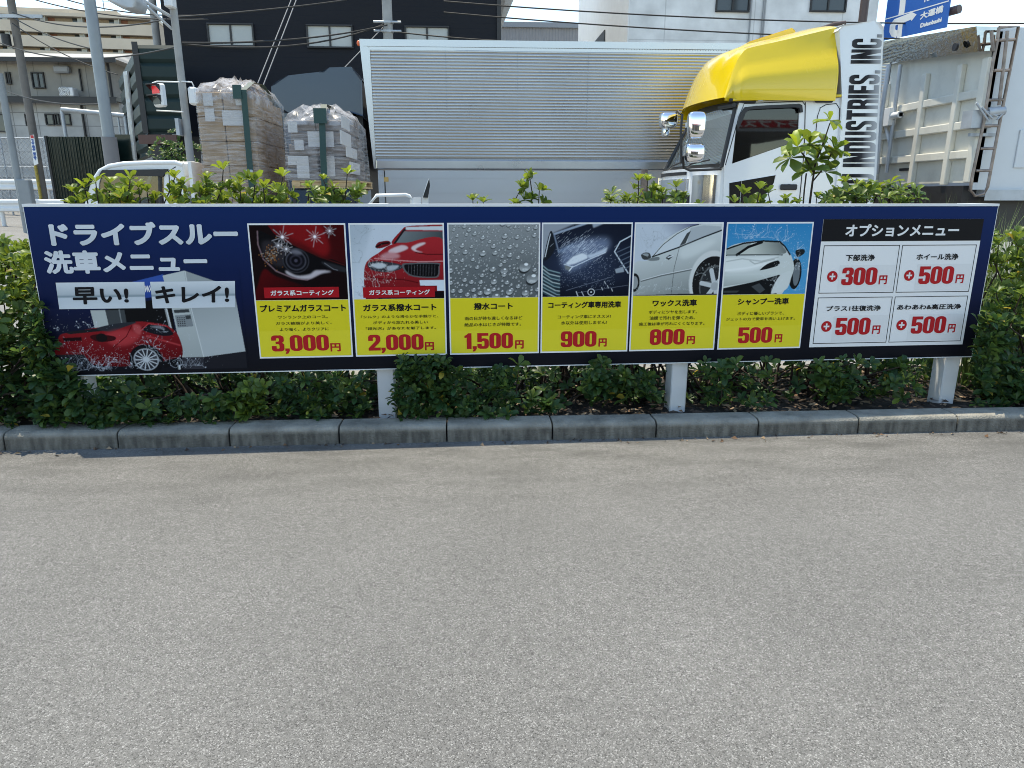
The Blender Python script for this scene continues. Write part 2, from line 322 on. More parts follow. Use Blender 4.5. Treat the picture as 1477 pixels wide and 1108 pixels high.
DIG = {'0': [rr(0, 0, .5, 1, .235), rr(.195, .15, .305, .85, .055)], '8': [rr(0, .0, .5, 1, .22), rr(.19, .6, .31, .84, .058), rr(.185, .16, .315, .46, .062)],
 '9': [[(.5, .8), (.47, .92), (.38, 1), (.12, 1), (.03, .92), (0, .8), (0, .55), (.05, .42), (.14, .37), (.315, .37), (.315, .2), (.28, .165), (.22, .165), (.185, .2), (.185, .3), (0, .3), (0, .16), (.04, .06), (.13, 0), (.38, 0), (.47, .07), (.5, .18)], rr(.185, .51, .315, .84, .06)],
 '5': [[(0, 1), (.48, 1), (.48, .83), (.185, .83), (.185, .63), (.26, .67), (.38, .65), (.47, .58), (.5, .48), (.5, .17), (.47, .07), (.38, 0), (.12, 0), (.03, .06), (0, .14), (0, .31), (.185, .31)]+_in5+[(.315, .46), (.28, .5), (.22, .5), (.185, .44), (0, .44)]],
 '3': [[(0, .84), (.03, .94), (.12, 1), (.38, 1), (.47, .93), (.5, .84), (.5, .64), (.42, .53), (.5, .44), (.5, .15), (.47, .06), (.38, 0), (.12, 0), (.03, .06), (0, .15), (0, .34), (.185, .34)]+_in5+[(.315, .42), (.27, .46), (.17, .46), (.17, .61), (.27, .61), (.315, .65), (.315, .8), (.28, .835), (.22, .835), (.185, .8), (.185, .68), (0, .68)]],
 '2': [[(0, .84), (.03, .94), (.12, 1), (.38, 1), (.47, .93), (.5, .84), (.5, .62), (.45, .49), (.23, .18), (.5, .18), (.5, 0), (0, 0), (0, .15), (.28, .55), (.315, .64), (.315, .8), (.28, .835), (.22, .835), (.185, .8), (.185, .62), (0, .62)]],
 '1': [[(.1, 0), (.3, 0), (.3, 1), (.17, 1), (.1, .9), (0, .84), (0, .7), (.1, .74)]], ',': [[(.0, .17), (.17, .17), (.17, .02), (.1, -.15), (0, -.17), (.05, 0), (0, 0)]]}
DW = {'1': .36, ',': .21}
def digits(mb, body, u0, v0, u1, v1, d, m=0, slant=0.):
    tot = sum(DW.get(c, .54) for c in body)-.04; sx = (u1-u0)/tot; sy = v1-v0; x = 0.
    for c in body:
        L = DIG[c]; flat = [p for l in L for p in l]
        T = tessellate_polygon([[Vector((p[0], p[1], 0)) for p in l] for l in L])
        def ar(t): a, b, e = [flat[i] for i in t]; return (b[0]-a[0])*(e[1]-a[1])-(e[0]-a[0])*(b[1]-a[1])
        for k in range(4):
            q = math.pi*(k+.5)/2; mb.add([(u0+(x+p[0])*sx+.011*sy*math.cos(q), d-k*.00004, ZB+v0+p[1]*sy+.006*sy*math.sin(q)) for p in flat], [tuple(t if ar(t) > 0 else t[::-1]) for t in T], m)
        x += DW.get(c, .54)
def text(mb, body, u0, v0, u1, v1, d, off=0., m=0, slant=0., z0=None):
    """lettering in its box; heavier weights are laid as shifted copies of the outline a few hundredths of a millimetre apart"""
    V, P = glyphs(body, 0.); z = ZB if z0 is None else z0; h = v1-v0; n = 8 if off > .012 else (4 if off > 0 else 1)
    rad = off*h*.8; iu, iv = u1-u0-2*rad, h-2*rad
    for k in range(n):
        q = 2*math.pi*(k+.5)/n; du, dv = (rad*math.cos(q)*1.25, rad*math.sin(q)*1.1) if n > 1 else (0, 0)
        mb.add([(u0+rad+du+p[0]*iu+slant*(p[1]-.5)*h, d-k*.00004, z+v0+rad+dv+p[1]*iv) for p in V], P, m)
def bb(Z, x0, y0, x1, y1):
    a = Z(x0, y1); b = Z(x1, y0); return a[0], a[1], b[0], b[1]
INK = dict(white=mat('print_white', (.78, .77, .75), .35, spec=.06), black=mat('print_black', (.012, .012, .014), .35, spec=.06), yellow=mat('print_yellow', (.74, .62, .03), .35, var=.02, vs=2, spec=.06),
           red=mat('print_red', (.48, .02, .024), .35, spec=.06), banner=mat('print_banner', (.4, .012, .018), .35, spec=.06), border=mat('print_border', (.82, .81, .79), .35, spec=.06), pricepatch=mat('print_yellow_patch', (.77, .65, .042), .35, spec=.06), patch=mat('print_white_patch', (.76, .75, .73), .35, spec=.06))
def ramp_mat(name, stops, axis='Z', rough=.4, shear=0., z0=0.):
    m = bpy.data.materials.new(name); m.use_nodes = True; t = m.node_tree; b = t.nodes['Principled BSDF']; b.inputs['Roughness'].default_value = rough; b.inputs['Specular IOR Level'].default_value = .06
    tc = t.nodes.new('ShaderNodeTexCoord'); s = t.nodes.new('ShaderNodeSeparateXYZ'); t.links.new(tc.outputs['Object'], s.inputs[0])
    mr = t.nodes.new('ShaderNodeMapRange'); mr.inputs[1].default_value = stops[0][0]; mr.inputs[2].default_value = stops[-1][0]; src = s.outputs[axis]
    if shear: q = t.nodes.new('ShaderNodeMath'); q.operation = 'MULTIPLY_ADD'; t.links.new(s.outputs['Z'], q.inputs[0]); q.inputs[1].default_value = -shear; t.links.new(s.outputs[axis], q.inputs[2]); src = q.outputs[0]
    t.links.new(src, mr.inputs[0])
    cr = t.nodes.new('ShaderNodeValToRGB'); t.links.new(mr.outputs[0], cr.inputs[0]); e = cr.color_ramp.elements; sp = stops[-1][0]-stops[0][0]
    e[0].position = 0; e[0].color = (*stops[0][1], 1); e[1].position = 1; e[1].color = (*stops[-1][1], 1)
    for z, c in stops[1:-1]: k = e.new((z-stops[0][0])/sp); k.color = (*c, 1)
    t.links.new(cr.outputs[0], b.inputs['Base Color']); return m
navyprint = ramp_mat('board_print', [(ZB, (.009, .009, .012)), (ZB+.16, (.008, .009, .016)), (ZB+.42, (.006, .012, .05)), (ZB+.91, (.006, .024, .105))])
b = BF(); b.box(-2.73, 2.73, 0, .006, ZB, ZB+.91); pnl = b.build('panel', navyprint, board)
b = BF(); b.box(-2.735, 2.735, -.003, .06, ZB+.911, ZB+.925); b.box(-2.733, 2.733, -.002, .012, ZB-.006, ZB-.001); b.box(-2.734, -2.7305, .001, .05, ZB-.001, ZB+.911); b.box(2.7305, 2.734, .001, .05, ZB-.001, ZB+.911)
b.build('edge_trim', M['steelwhite'], board)
b = BF()
for z in (.06, .45, .84): b.box(-2.7, 2.7, .008, .034, ZB+z, ZB+z+.04)
b.build('back_rail', M['steelwhite'], board)
for x in (-2.63, -.906, .87, 2.642):
    b = BF(); b.box(x-.05, x+.05, .036, .156, 0, 1.29, bev=.006); b.box(x-.054, x+.054, .032, .16, 1.291, 1.302); b.build('post', M['steelwhite'], board)

# ---- printed pictures, painted here dot by dot and kept as colours of a fine mesh
class Paint:
    def __init__(s, w_, h_, c): s.w, s.h = w_*2, h_*2; s.ow, s.oh = w_, h_; s.im = np.ones((s.h, s.w, 3))*np.array(c); s.Y, s.X = np.mgrid[0:s.h, 0:s.w]; s.X = (s.X+.5)/s.w; s.Y = (s.Y+.5)/s.h
    def grad(s, c):
        if len(c) == 3 and not hasattr(c[0], '__len__'): return np.array(c)[None, None]
        c0, c1, p, q = c; d = np.array(q)-np.array(p); t = np.clip(((s.X-p[0])*d[0]+(s.Y-p[1])*d[1])/(d@d), 0, 1)[..., None]
        return np.array(c0)*(1-t)+np.array(c1)*t
    def put(s, a, c): a = a[..., None]; s.im = s.im*(1-a)+s.grad(c)*a
    def mask(s, pts):
        m = np.zeros((s.h, s.w), bool); n = len(pts)
        for i in range(n):
            (x0, y0), (x1, y1) = pts[i], pts[(i+1) % n]
            if y0 == y1: continue
            m ^= ((y0 > s.Y) != (y1 > s.Y)) & (s.X < (x1-x0)*(s.Y-y0)/(y1-y0)+x0)
        return m.astype(float)
    def blur(s, a, k):
        for ax in (0, 1):
            for _ in range(2):
                c = np.cumsum(np.pad(a, [(k+1, k) if i == ax else (0, 0) for i in (0, 1)], mode='edge'), ax); n = a.shape[ax]
                a = (np.take(c, range(2*k+1, 2*k+1+n), ax)-np.take(c, range(0, n), ax))/(2*k+1)
        return a
    def poly(s, pts, c, soft=0, al=1.): a = s.mask(pts); a = s.blur(a, soft) if soft else a; s.put(a*al, c)
    def smooth(s, pts, n=6):
        out = []; L = len(pts)
        for i in range(L):
            p0, p1, p2, p3 = [np.array(pts[(i+k) % L], float) for k in (-1, 0, 1, 2)]
            for j in range(n):
                t = j/n; out.append(tuple(.5*((2*p1)+(p2-p0)*t+(2*p0-5*p1+4*p2-p3)*t*t+(3*p1-p0-3*p2+p3)*t**3)))
        return out
    def blob(s, pts, c, soft=0, al=1.): s.poly(s.smooth(pts), c, soft, al)
    def win(s, x0, y0, x1, y1, k=0):
        k = k*2+2; i0, i1 = max(0, int(y0*s.h)-k), min(s.h, int(y1*s.h)+k+1); j0, j1 = max(0, int(x0*s.w)-k), min(s.w, int(x1*s.w)+k+1); return slice(i0, max(i0, i1)), slice(j0, max(j0, j1))
    def putw(s, W_, a, c):
        if a.size == 0: return
        k = s.X, s.Y; s.X, s.Y = s.X[W_], s.Y[W_]; g = s.grad(c); s.X, s.Y = k; a = a[..., None]; s.im[W_] = s.im[W_]*(1-a)+g*a
    def ell(s, x, y, rx, ry, c, soft=0, al=1., ang=0.):
        asp = s.h/s.w; r = max(rx, ry*asp); W_ = s.win(x-r, y-r/asp, x+r, y+r/asp, soft); dx = s.X[W_]-x; dy = (s.Y[W_]-y)*asp; ca, sa = math.cos(ang), math.sin(ang)
        if dx.size == 0: return
        a = ((((dx*ca+dy*sa)/rx)**2+((-dx*sa+dy*ca)/(ry*asp))**2) < 1).astype(float); a = s.blur(a, soft) if soft else a; s.putw(W_, a*al, c)
    def line(s, pts, wd, c, al=1., soft=0):
        asp = s.h/s.w; xs = [p[0] for p in pts]; ys = [p[1] for p in pts]; W_ = s.win(min(xs)-wd, min(ys)-wd/asp, max(xs)+wd, max(ys)+wd/asp, soft); X, Y = s.X[W_], s.Y[W_]; m = np.zeros(X.shape)
        if m.size == 0: return
        for (x0, y0), (x1, y1) in zip(pts, pts[1:]):
            dx, dy = x1-x0, (y1-y0)*asp; t = np.clip(((X-x0)*dx+(Y-y0)*asp*dy)/(dx*dx+dy*dy+1e-12), 0, 1)
            m = np.maximum(m, (np.hypot(X-x0-t*dx, (Y-y0)*asp-t*dy) < wd/2).astype(float))
        s.putw(W_, (s.blur(m, soft) if soft else m)*al, c)
    def star(s, x, y, r, c=(1, .93, .95)):
        asp = s.h/s.w
        for k in range(6): q = math.pi*k/6+.2; l = r*(1 if k % 2 else .55); s.line([(x-l*math.cos(q), y-l*math.sin(q)/asp), (x+l*math.cos(q), y+l*math.sin(q)/asp)], .0045, c, .5, 1)
        s.ell(x, y, r*.13, r*.13/asp, c, 1)
    def splash(s, x, y, sz, n, c, rg, up=1.):
        asp = s.h/s.w; f = 420/s.w
        for _ in range(int(n*.55)):
            q = rg.uniform(-1.3, 1.3); L = sz*rg.uniform(.2, 1); p = [(x+rg.normal()*sz*.2, y)]
            for k in range(5): p.append((p[-1][0]+math.sin(q)*L/5+rg.normal()*sz*.03, p[-1][1]-up*math.cos(q)*L/5/asp+rg.normal()*sz*.03)); q += rg.normal()*.45
            s.line(p, f*rg.uniform(.002, .006), c, rg.uniform(.15, .5))
            if rg.random() < .5: r = f*.0055; s.ell(p[-1][0], p[-1][1], r, r/asp, c, 0, .8)
        for _ in range(n*3):
            r = f*rg.uniform(.0012, .003); s.ell(x+rg.normal()*sz*.7, y-abs(rg.normal())*sz*.6*up/asp, r, r/asp, c, 0, rg.uniform(.3, .85))
    def noise(s, k, amt, seed=0):
        a = s.blur(np.random.default_rng(seed).normal(size=(s.h, s.w)), k); a = a/a.std()*amt; s.im = np.clip(s.im*(1+a[..., None]), 0, 1)
    def plate(s, name, fr, u0, v0, u1, v1, d, parent, material, z0=ZB):
        im = s.im.reshape(s.oh, 2, s.ow, 2, 3).mean((1, 3)); W_, H_ = s.ow, s.oh
        me = bpy.data.meshes.new(name); o = bpy.data.objects.new(name, me); x = np.linspace(u0, u1, W_); z = np.linspace(v1, v0, H_)+z0
        X, Z = np.meshgrid(x, z); V = fr.o[None]+X.reshape(-1, 1)*fr.e+np.array([0, 0, 1.])*Z.reshape(-1, 1)+fr.n*d; V = V-np.array(base_of(parent))
        i = np.arange(H_-1)[:, None]*W_+np.arange(W_-1)[None]; Q = np.stack([i+W_, i+W_+1, i+1, i], -1).reshape(-1, 4)
        me.vertices.add(len(V)); me.vertices.foreach_set('co', V.ravel()); me.loops.add(Q.size); me.loops.foreach_set('vertex_index', Q.ravel().astype(np.int32))
        me.polygons.add(len(Q)); me.polygons.foreach_set('loop_start', np.arange(0, Q.size, 4, dtype=np.int32)); me.update()
        ca = me.color_attributes.new('col', 'FLOAT_COLOR', 'POINT'); ca.data.foreach_set('color', np.concatenate([np.clip(im, 0, 1).reshape(-1, 3), np.ones((W_*H_, 1))], 1).astype(np.float32).ravel())
        me.materials.append(material); me.validate(); COL.objects.link(o); o.parent = parent; return o
PRINT = attr_mat('printed_picture', .4, spec=.05)
def C(r, g, b_): return tuple((c/255/12.92 if c < 10 else ((c/255+.055)/1.055)**2.4) for c in (r, g, b_))   # sRGB to linear
PW, PH = 190, 152
def N7(x, y, x0=60, y0=70, w_=652, h_=515): return ((x-x0)/w_, (y-y0)/h_)
def pic_headlight():
    p = Paint(PW, PH, C(22, 10, 12)); n = lambda L: [N7(*q) for q in L]; rg = np.random.default_rng(1)
    p.poly(n([(180, 60), (720, 60), (720, 345), (620, 305), (540, 295), (420, 240), (300, 180), (230, 130)]), (C(104, 16, 20), C(54, 10, 12), (.3, .1), (.9, .6)))
    p.blob(n([(280, 60), (520, 60), (600, 200), (560, 280), (430, 200), (330, 150)]), C(136, 22, 25), 8, .8); p.blob(n([(600, 90), (710, 60), (715, 290), (640, 270)]), C(60, 8, 10), 8, .8)
    p.line(n([(215, 75), (260, 150), (400, 225), (540, 292), (700, 345)]), .012, C(70, 20, 20), .8)
    p.blob(n([(90, 470), (140, 370), (220, 420), (400, 485), (460, 520), (300, 600), (60, 600)]), (C(84, 10, 14), C(26, 6, 8), (.1, .55), (.5, .95)), 3)
    p.blob(n([(118, 110), (200, 140), (330, 200), (540, 305), (720, 360), (720, 400), (600, 372), (520, 400), (420, 442), (330, 425), (220, 380), (140, 300), (112, 200)]), C(14, 13, 16))
    p.line(n([(116, 112), (112, 200), (140, 300), (220, 382), (330, 430), (430, 445), (520, 402), (560, 380)]), .012, C(150, 120, 125), .7, 1)
    p.blob(n([(150, 180), (240, 190), (300, 260), (270, 350), (180, 320), (140, 250)]), C(44, 40, 44), 6)
    for _ in range(150): x, y = rg.normal(205, 34), rg.normal(270, 42); p.ell(*N7(x, y), .007, .009, [C(110, 66, 30), C(140, 92, 54), C(50, 30, 20), C(150, 138, 126)][rg.integers(4)], 0, .8)
    for k, (r, c) in enumerate([(92, (50, 50, 56)), (84, (16, 16, 20)), (72, (64, 64, 72)), (62, (20, 20, 26)), (44, (46, 44, 54)), (32, (14, 14, 20)), (12, (70, 66, 80))]): p.ell(*N7(363, 312), r/652, r*.92/515, C(*c), 1)
    p.blob(n([(325, 250), (370, 235), (410, 262), (370, 270)]), C(120, 118, 128), 4, .7)
    p.blob(n([(290, 380), (360, 415), (450, 408), (500, 380), (600, 388), (530, 402), (450, 436), (370, 432), (300, 405)]), C(190, 180, 184), 3)
    p.blob(n([(540, 320), (700, 362), (700, 392), (600, 370)]), C(40, 40, 44), 2); p.line(n([(560, 330), (620, 372), (650, 380)]), .008, C(120, 120, 125), .8)
    for x, y, r in ((283, 152, .12), (505, 150, .11), (610, 112, .075), (250, 208, .06), (303, 232, .07)): p.star(*N7(x, y), r)
    return p
def pic_redcar():
    p = Paint(PW, PH, C(200, 208, 216)); rg = np.random.default_rng(2); n = lambda L: [N7(x, y, 745, 72, 625, 510) for x, y in L]; q = lambda x, y: N7(x, y, 745, 72, 625, 510)
    p.poly(n([(740, 60), (900, 60), (830, 300), (840, 580), (740, 590)]), (C(176, 186, 194), C(205, 213, 220), (0, .2), (.3, .5)), 8)
    for x, y in ((800, 200), (840, 130), (780, 330), (820, 470), (790, 560)): p.splash(*q(x, y), .16, 12, C(140, 150, 156), rg)
    p.blob(n([(1020, 200), (1090, 110), (1130, 85), (1240, 78), (1380, 80), (1380, 200), (1150, 205)]), C(150, 34, 40))
    p.poly(n([(1050, 195), (1110, 118), (1380, 120), (1380, 190), (1200, 195)]), (C(120, 128, 130), C(70, 76, 78), (.5, .1), (.9, .3))); p.line(n([(1040, 200), (1105, 112), (1140, 96), (1380, 96)]), .02, C(30, 30, 34)); p.poly(n([(1120, 90), (1380, 84), (1380, 112), (1120, 108)]), C(206, 212, 214), 1)
    p.poly(n([(1240, 172), (1305, 172), (1305, 184), (1235, 186)]), C(225, 228, 228))
    p.blob(n([(912, 215), (935, 190), (1000, 182), (1012, 205), (960, 228), (920, 232)]), C(120, 26, 32)); p.line(n([(915, 222), (960, 200), (1000, 195)]), .02, C(34, 14, 18))
    p.blob(n([(835, 345), (870, 300), (930, 262), (1010, 210), (1120, 195), (1380, 185), (1390, 620), (870, 620), (828, 560), (822, 430)]), (C(166, 40, 46), C(120, 22, 28), (.5, .25), (.5, .95)))
    p.blob(n([(1010, 240), (1090, 212), (1130, 232), (1060, 262), (1000, 262)]), C(214, 190, 192), 2); p.blob(n([(1155, 225), (1215, 198), (1250, 200), (1180, 240), (1230, 262), (1170, 250)]), C(220, 200, 200), 2)
    p.blob(n([(940, 285), (1010, 255), (1070, 280), (1050, 300), (960, 306)]), C(206, 150, 152), 4, .8); p.line(n([(1180, 262), (1260, 275), (1390, 275)]), .01, C(80, 14, 18)); p.line(n([(900, 300), (1060, 315), (1200, 325), (1390, 322)]), .012, C(214, 150, 150), .7)
    p.blob(n([(850, 335), (930, 318), (1070, 342), (1080, 372), (980, 395), (880, 380)]), C(54, 54, 60)); p.blob(n([(870, 345), (940, 332), (980, 350), (930, 370)]), C(190, 196, 200), 2); p.blob(n([(985, 355), (1060, 350), (1040, 375), (990, 385)]), C(170, 176, 182), 2)
    p.blob(n([(1085, 345), (1130, 333), (1330, 333), (1342, 360), (1335, 425), (1290, 438), (1160, 428), (1105, 395)]), C(92, 92, 94)); p.blob(n([(1100, 350), (1140, 342), (1325, 342), (1333, 365), (1326, 418), (1285, 430), (1165, 420), (1115, 392)]), C(16, 16, 18))
    for k in range(10): x = 1130+k*20; p.line(n([(x, 346), (x-4, 420)]), .006, C(74, 74, 78), .9)
    p.poly(n([(1365, 345), (1390, 340), (1390, 430), (1370, 420)]), C(14, 14, 16))
    p.poly(n([(1200, 452), (1390, 452), (1390, 528), (1320, 528), (1320, 492), (1205, 490)]), C(212, 222, 230)); p.poly(n([(1320, 530), (1390, 530), (1390, 590), (900, 590), (920, 570)]), C(20, 16, 18)); p.line(n([(840, 420), (900, 440), (1080, 445), (1190, 470)]), .01, C(86, 12, 16))
    for x, y in ((880, 350), (930, 420), (970, 470), (1000, 400), (850, 450), (900, 520)): p.splash(*q(x, y), .16, 11, C(210, 206, 204), rg)
    return p
def pic_drops():
    p = Paint(PW, PH, C(112, 117, 118)); rg = np.random.default_rng(3)
    p.put(np.clip(1-p.Y*1.6, 0, 1), C(142, 146, 146)); p.put(np.clip(p.Y-.3, 0, .6), C(82, 87, 88))
    L = []
    for _ in range(1300):
        y = rg.uniform(-.02, 1.02); x = rg.uniform(-.02, 1.02); r = rg.choice([.009, .016, .027, .036, .044], p=[.3, .24, .2, .16, .1])*(.75+.35*y)
        if all((x-a)**2+((y-b_)*.8)**2 > (r+c)**2*1.15 for a, b_, c in L+[(.845, .565, .06), (.93, .735, .065)]): L.append((x, y, r))
    for x, y, r in L+[(.845, .575, .066), (.93, .735, .07), (.425, .91, .045), (.67, .92, .04), (.85, .935, .04), (.61, .68, .03)]:
        p.ell(x-r*.1, y+r*.42, r*1.0, r*.98, C(34, 37, 38), 1 if r > .015 else 0, .9, -.4); p.ell(x, y, r, r, (C(176, 180, 180), C(96, 100, 100), (x, y+r), (x, y-r)), 0, 1, -.4)
        p.ell(x+r*.2, y-r*.5, r*.35, r*.3, C(236, 238, 238), 0, .95); p.ell(x, y+r*.55, r*.55, r*.22, C(206, 208, 206), 1 if r > .02 else 0, .7)
    p.noise(1, .05, 4); return p
def pic_hood():
    p = Paint(PW, PH, C(22, 28, 42)); rg = np.random.default_rng(5); n = lambda L: [N7(x, y, 762, 75, 650, 555) for x, y in L]; q = lambda x, y: N7(x, y, 762, 75, 650, 555)
    p.put(np.exp(-(((p.X-.45)/.4)**2+((p.Y-.55)/.3)**2))*.8, C(52, 64, 88)); p.put(np.clip((p.Y-.75)*3, 0, .7), C(16, 18, 26))
    p.poly(n([(750, 70), (1000, 70), (840, 140), (800, 180), (830, 250), (800, 330), (750, 330)]), C(150, 156, 164), 3); p.blob(n([(770, 330), (810, 140), (835, 150), (850, 260), (800, 340)]), C(30, 34, 40)); p.line(n([(780, 320), (800, 220), (816, 150)]), .01, C(200, 206, 212))
    p.line(n([(845, 150), (900, 130), (1080, 70)]), .022, C(156, 170, 188), .9, 1); p.line(n([(845, 160), (880, 290)]), .016, C(120, 134, 152), .9, 1); p.blob(n([(880, 270), (980, 225), (990, 245), (900, 290)]), C(120, 140, 165), 5, .8)
    p.poly(n([(1120, 75), (1200, 75), (1130, 105)]), C(150, 160, 172), 2)
    p.blob(n([(900, 300), (1020, 205), (1150, 185), (1240, 190), (1240, 260), (1100, 360), (980, 430), (920, 400)]), C(120, 134, 160), 12, .75)
    for _ in range(420):
        x, y = rg.normal(1040, 90), rg.normal(260, 48); l = rg.uniform(8, 30); p.line(n([(x, y), (x+l*.8, y-l*.75)]), .0035, C(214, 224, 236), rg.uniform(.15, .65))
    p.poly(n([(930, 375), (985, 320), (1050, 295), (1090, 310), (1090, 335), (1000, 375), (950, 385)]), C(222, 228, 234), 2); p.poly(n([(1085, 310), (1150, 295), (1240, 250), (1225, 290), (1110, 335)]), C(196, 206, 218), 3)
    p.line(n([(920, 378), (985, 400), (1100, 345), (1225, 290)]), .01, C(206, 214, 224)); p.poly(n([(925, 385), (975, 402), (965, 430), (930, 415)]), C(120, 124, 120), 2); p.line(n([(985, 395), (960, 428)]), .014, C(214, 220, 226))
    for _ in range(380): p.ell(*q(rg.uniform(880, 1300), rg.uniform(330, 560)), .0032, .004, C(170, 184, 204), 0, rg.uniform(.2, .7))
    p.line(n([(1420, 160), (1330, 210), (1292, 285), (1400, 450)]), .014, C(190, 200, 208)); 
    for k in range(5): p.line(n([(1310+k*8, 290+k*36), (1420, 240+k*38)]), .012, C(84, 96, 112), .9)
    p.poly(n([(1300, 420), (1360, 400), (1370, 440), (1310, 450)]), C(150, 160, 170), 1)
    for k in range(16): y = 400+k*14; p.line(n([(755, y-20), (800+k*6, y+20+k*2), (890, y+45)]), .01, C(*[(150, 180, 184), (44, 60, 66), (196, 214, 214), (60, 88, 94)][k % 4]), .85, 1)
    p.line(n([(1020, 600), (1400, 545)]), .006, C(90, 96, 110)); p.line(n([(940, 580), (1280, 478)]), .006, C(100, 108, 124)); p.ell(*q(1127, 595), .042, .05, C(206, 210, 214)); p.ell(*q(1127, 595), .034, .04, C(24, 26, 34)); p.ell(*q(1127, 595), .01, .012, C(206, 210, 214))
    p.line(n([(1015, 590), (1030, 630)]), .01, C(190, 196, 200)); p.line(n([(1055, 590), (1075, 630)]), .008, C(190, 196, 200))
    for x, y in ((1225, 512), (1248, 545), (1280, 570), (1205, 560)): p.line(n([(x, y), (x+8, y+20)]), .008, C(190, 196, 200))
    return p
def pic_silver():
    p = Paint(PW, PH, C(196, 204, 212)); rg = np.random.default_rng(6); n = lambda L: [N7(x, y, 92, 68, 648, 545) for x, y in L]; q = lambda x, y: N7(x, y, 92, 68, 648, 545)
    p.put(np.clip(1.5-np.hypot((p.X-1.02)/.5, (p.Y+.02)/.24), 0, 1), C(24, 34, 92))
    p.splash(*q(280, 190), .3, 26, C(150, 158, 164), rg); p.splash(*q(180, 250), .2, 16, C(160, 168, 172), rg)
    p.blob(n([(70, 430), (110, 350), (200, 335), (330, 180), (480, 95), (620, 68), (760, 70), (770, 650), (60, 640)]), (C(206, 211, 208), C(140, 145, 142), (.4, .3), (.6, .95)))
    p.blob(n([(235, 305), (330, 200), (440, 130), (500, 100), (470, 170), (430, 235), (330, 280)]), C(208, 214, 216)); p.line(n([(230, 310), (300, 225), (400, 145), (500, 90), (560, 75)]), .008, C(40, 44, 46))
    p.poly(n([(500, 100), (600, 80), (730, 90), (730, 130), (480, 215)]), C(176, 182, 184), 1); p.poly(n([(425, 235), (475, 140), (505, 120), (470, 215)]), C(70, 74, 74)); p.line(n([(225, 315), (420, 245), (600, 170), (745, 115)]), .016, C(42, 46, 48))
    p.blob(n([(140, 300), (170, 282), (205, 290), (212, 330), (160, 335)]), C(64, 66, 66)); p.blob(n([(150, 296), (172, 288), (195, 294), (190, 312)]), C(150, 156, 158)); p.blob(n([(195, 330), (270, 315), (275, 340), (210, 345)]), C(120, 126, 126))
    p.poly(n([(325, 325), (355, 300), (382, 312), (350, 340)]), C(60, 62, 62)); p.line(n([(345, 320), (380, 308)]), .012, C(220, 224, 224))
    p.line(n([(425, 245), (395, 400), (385, 600)]), .006, C(80, 84, 84)); p.line(n([(150, 500), (300, 460), (530, 415)]), .014, C(104, 108, 106)); p.line(n([(150, 493), (300, 452), (530, 407)]), .007, C(224, 226, 224)); p.blob(n([(440, 260), (600, 200), (700, 200), (560, 300), (450, 330)]), C(218, 222, 218), 8, .7)
    p.ell(*q(690, 510), .27, .44, C(212, 214, 210), 2); p.ell(*q(700, 520), .245, .38, C(28, 29, 30)); p.ell(*q(715, 545), .185, .3, C(96, 98, 98)); p.ell(*q(715, 545), .17, .275, C(46, 48, 50))
    for k in range(6): a = k*1.047+.2; x, y = 715+105*math.cos(a), 545+130*math.sin(a); p.line(n([(715, 545), (x, y)]), .05, C(196, 200, 200))
    p.ell(*q(715, 545), .045, .06, C(170, 174, 174)); p.ell(*q(100, 510), .06, .13, C(30, 31, 32)); p.ell(*q(100, 510), .04, .09, C(150, 154, 154)); p.line(n([(60, 620), (400, 612), (560, 610), (760, 615)]), .03, C(34, 36, 36))
    for x, y in ((150, 560), (250, 580), (330, 570), (110, 600), (560, 460), (650, 420), (700, 520), (450, 570), (300, 380)): p.splash(*q(x, y), .13, 8, C(206, 212, 212), rg)
    return p
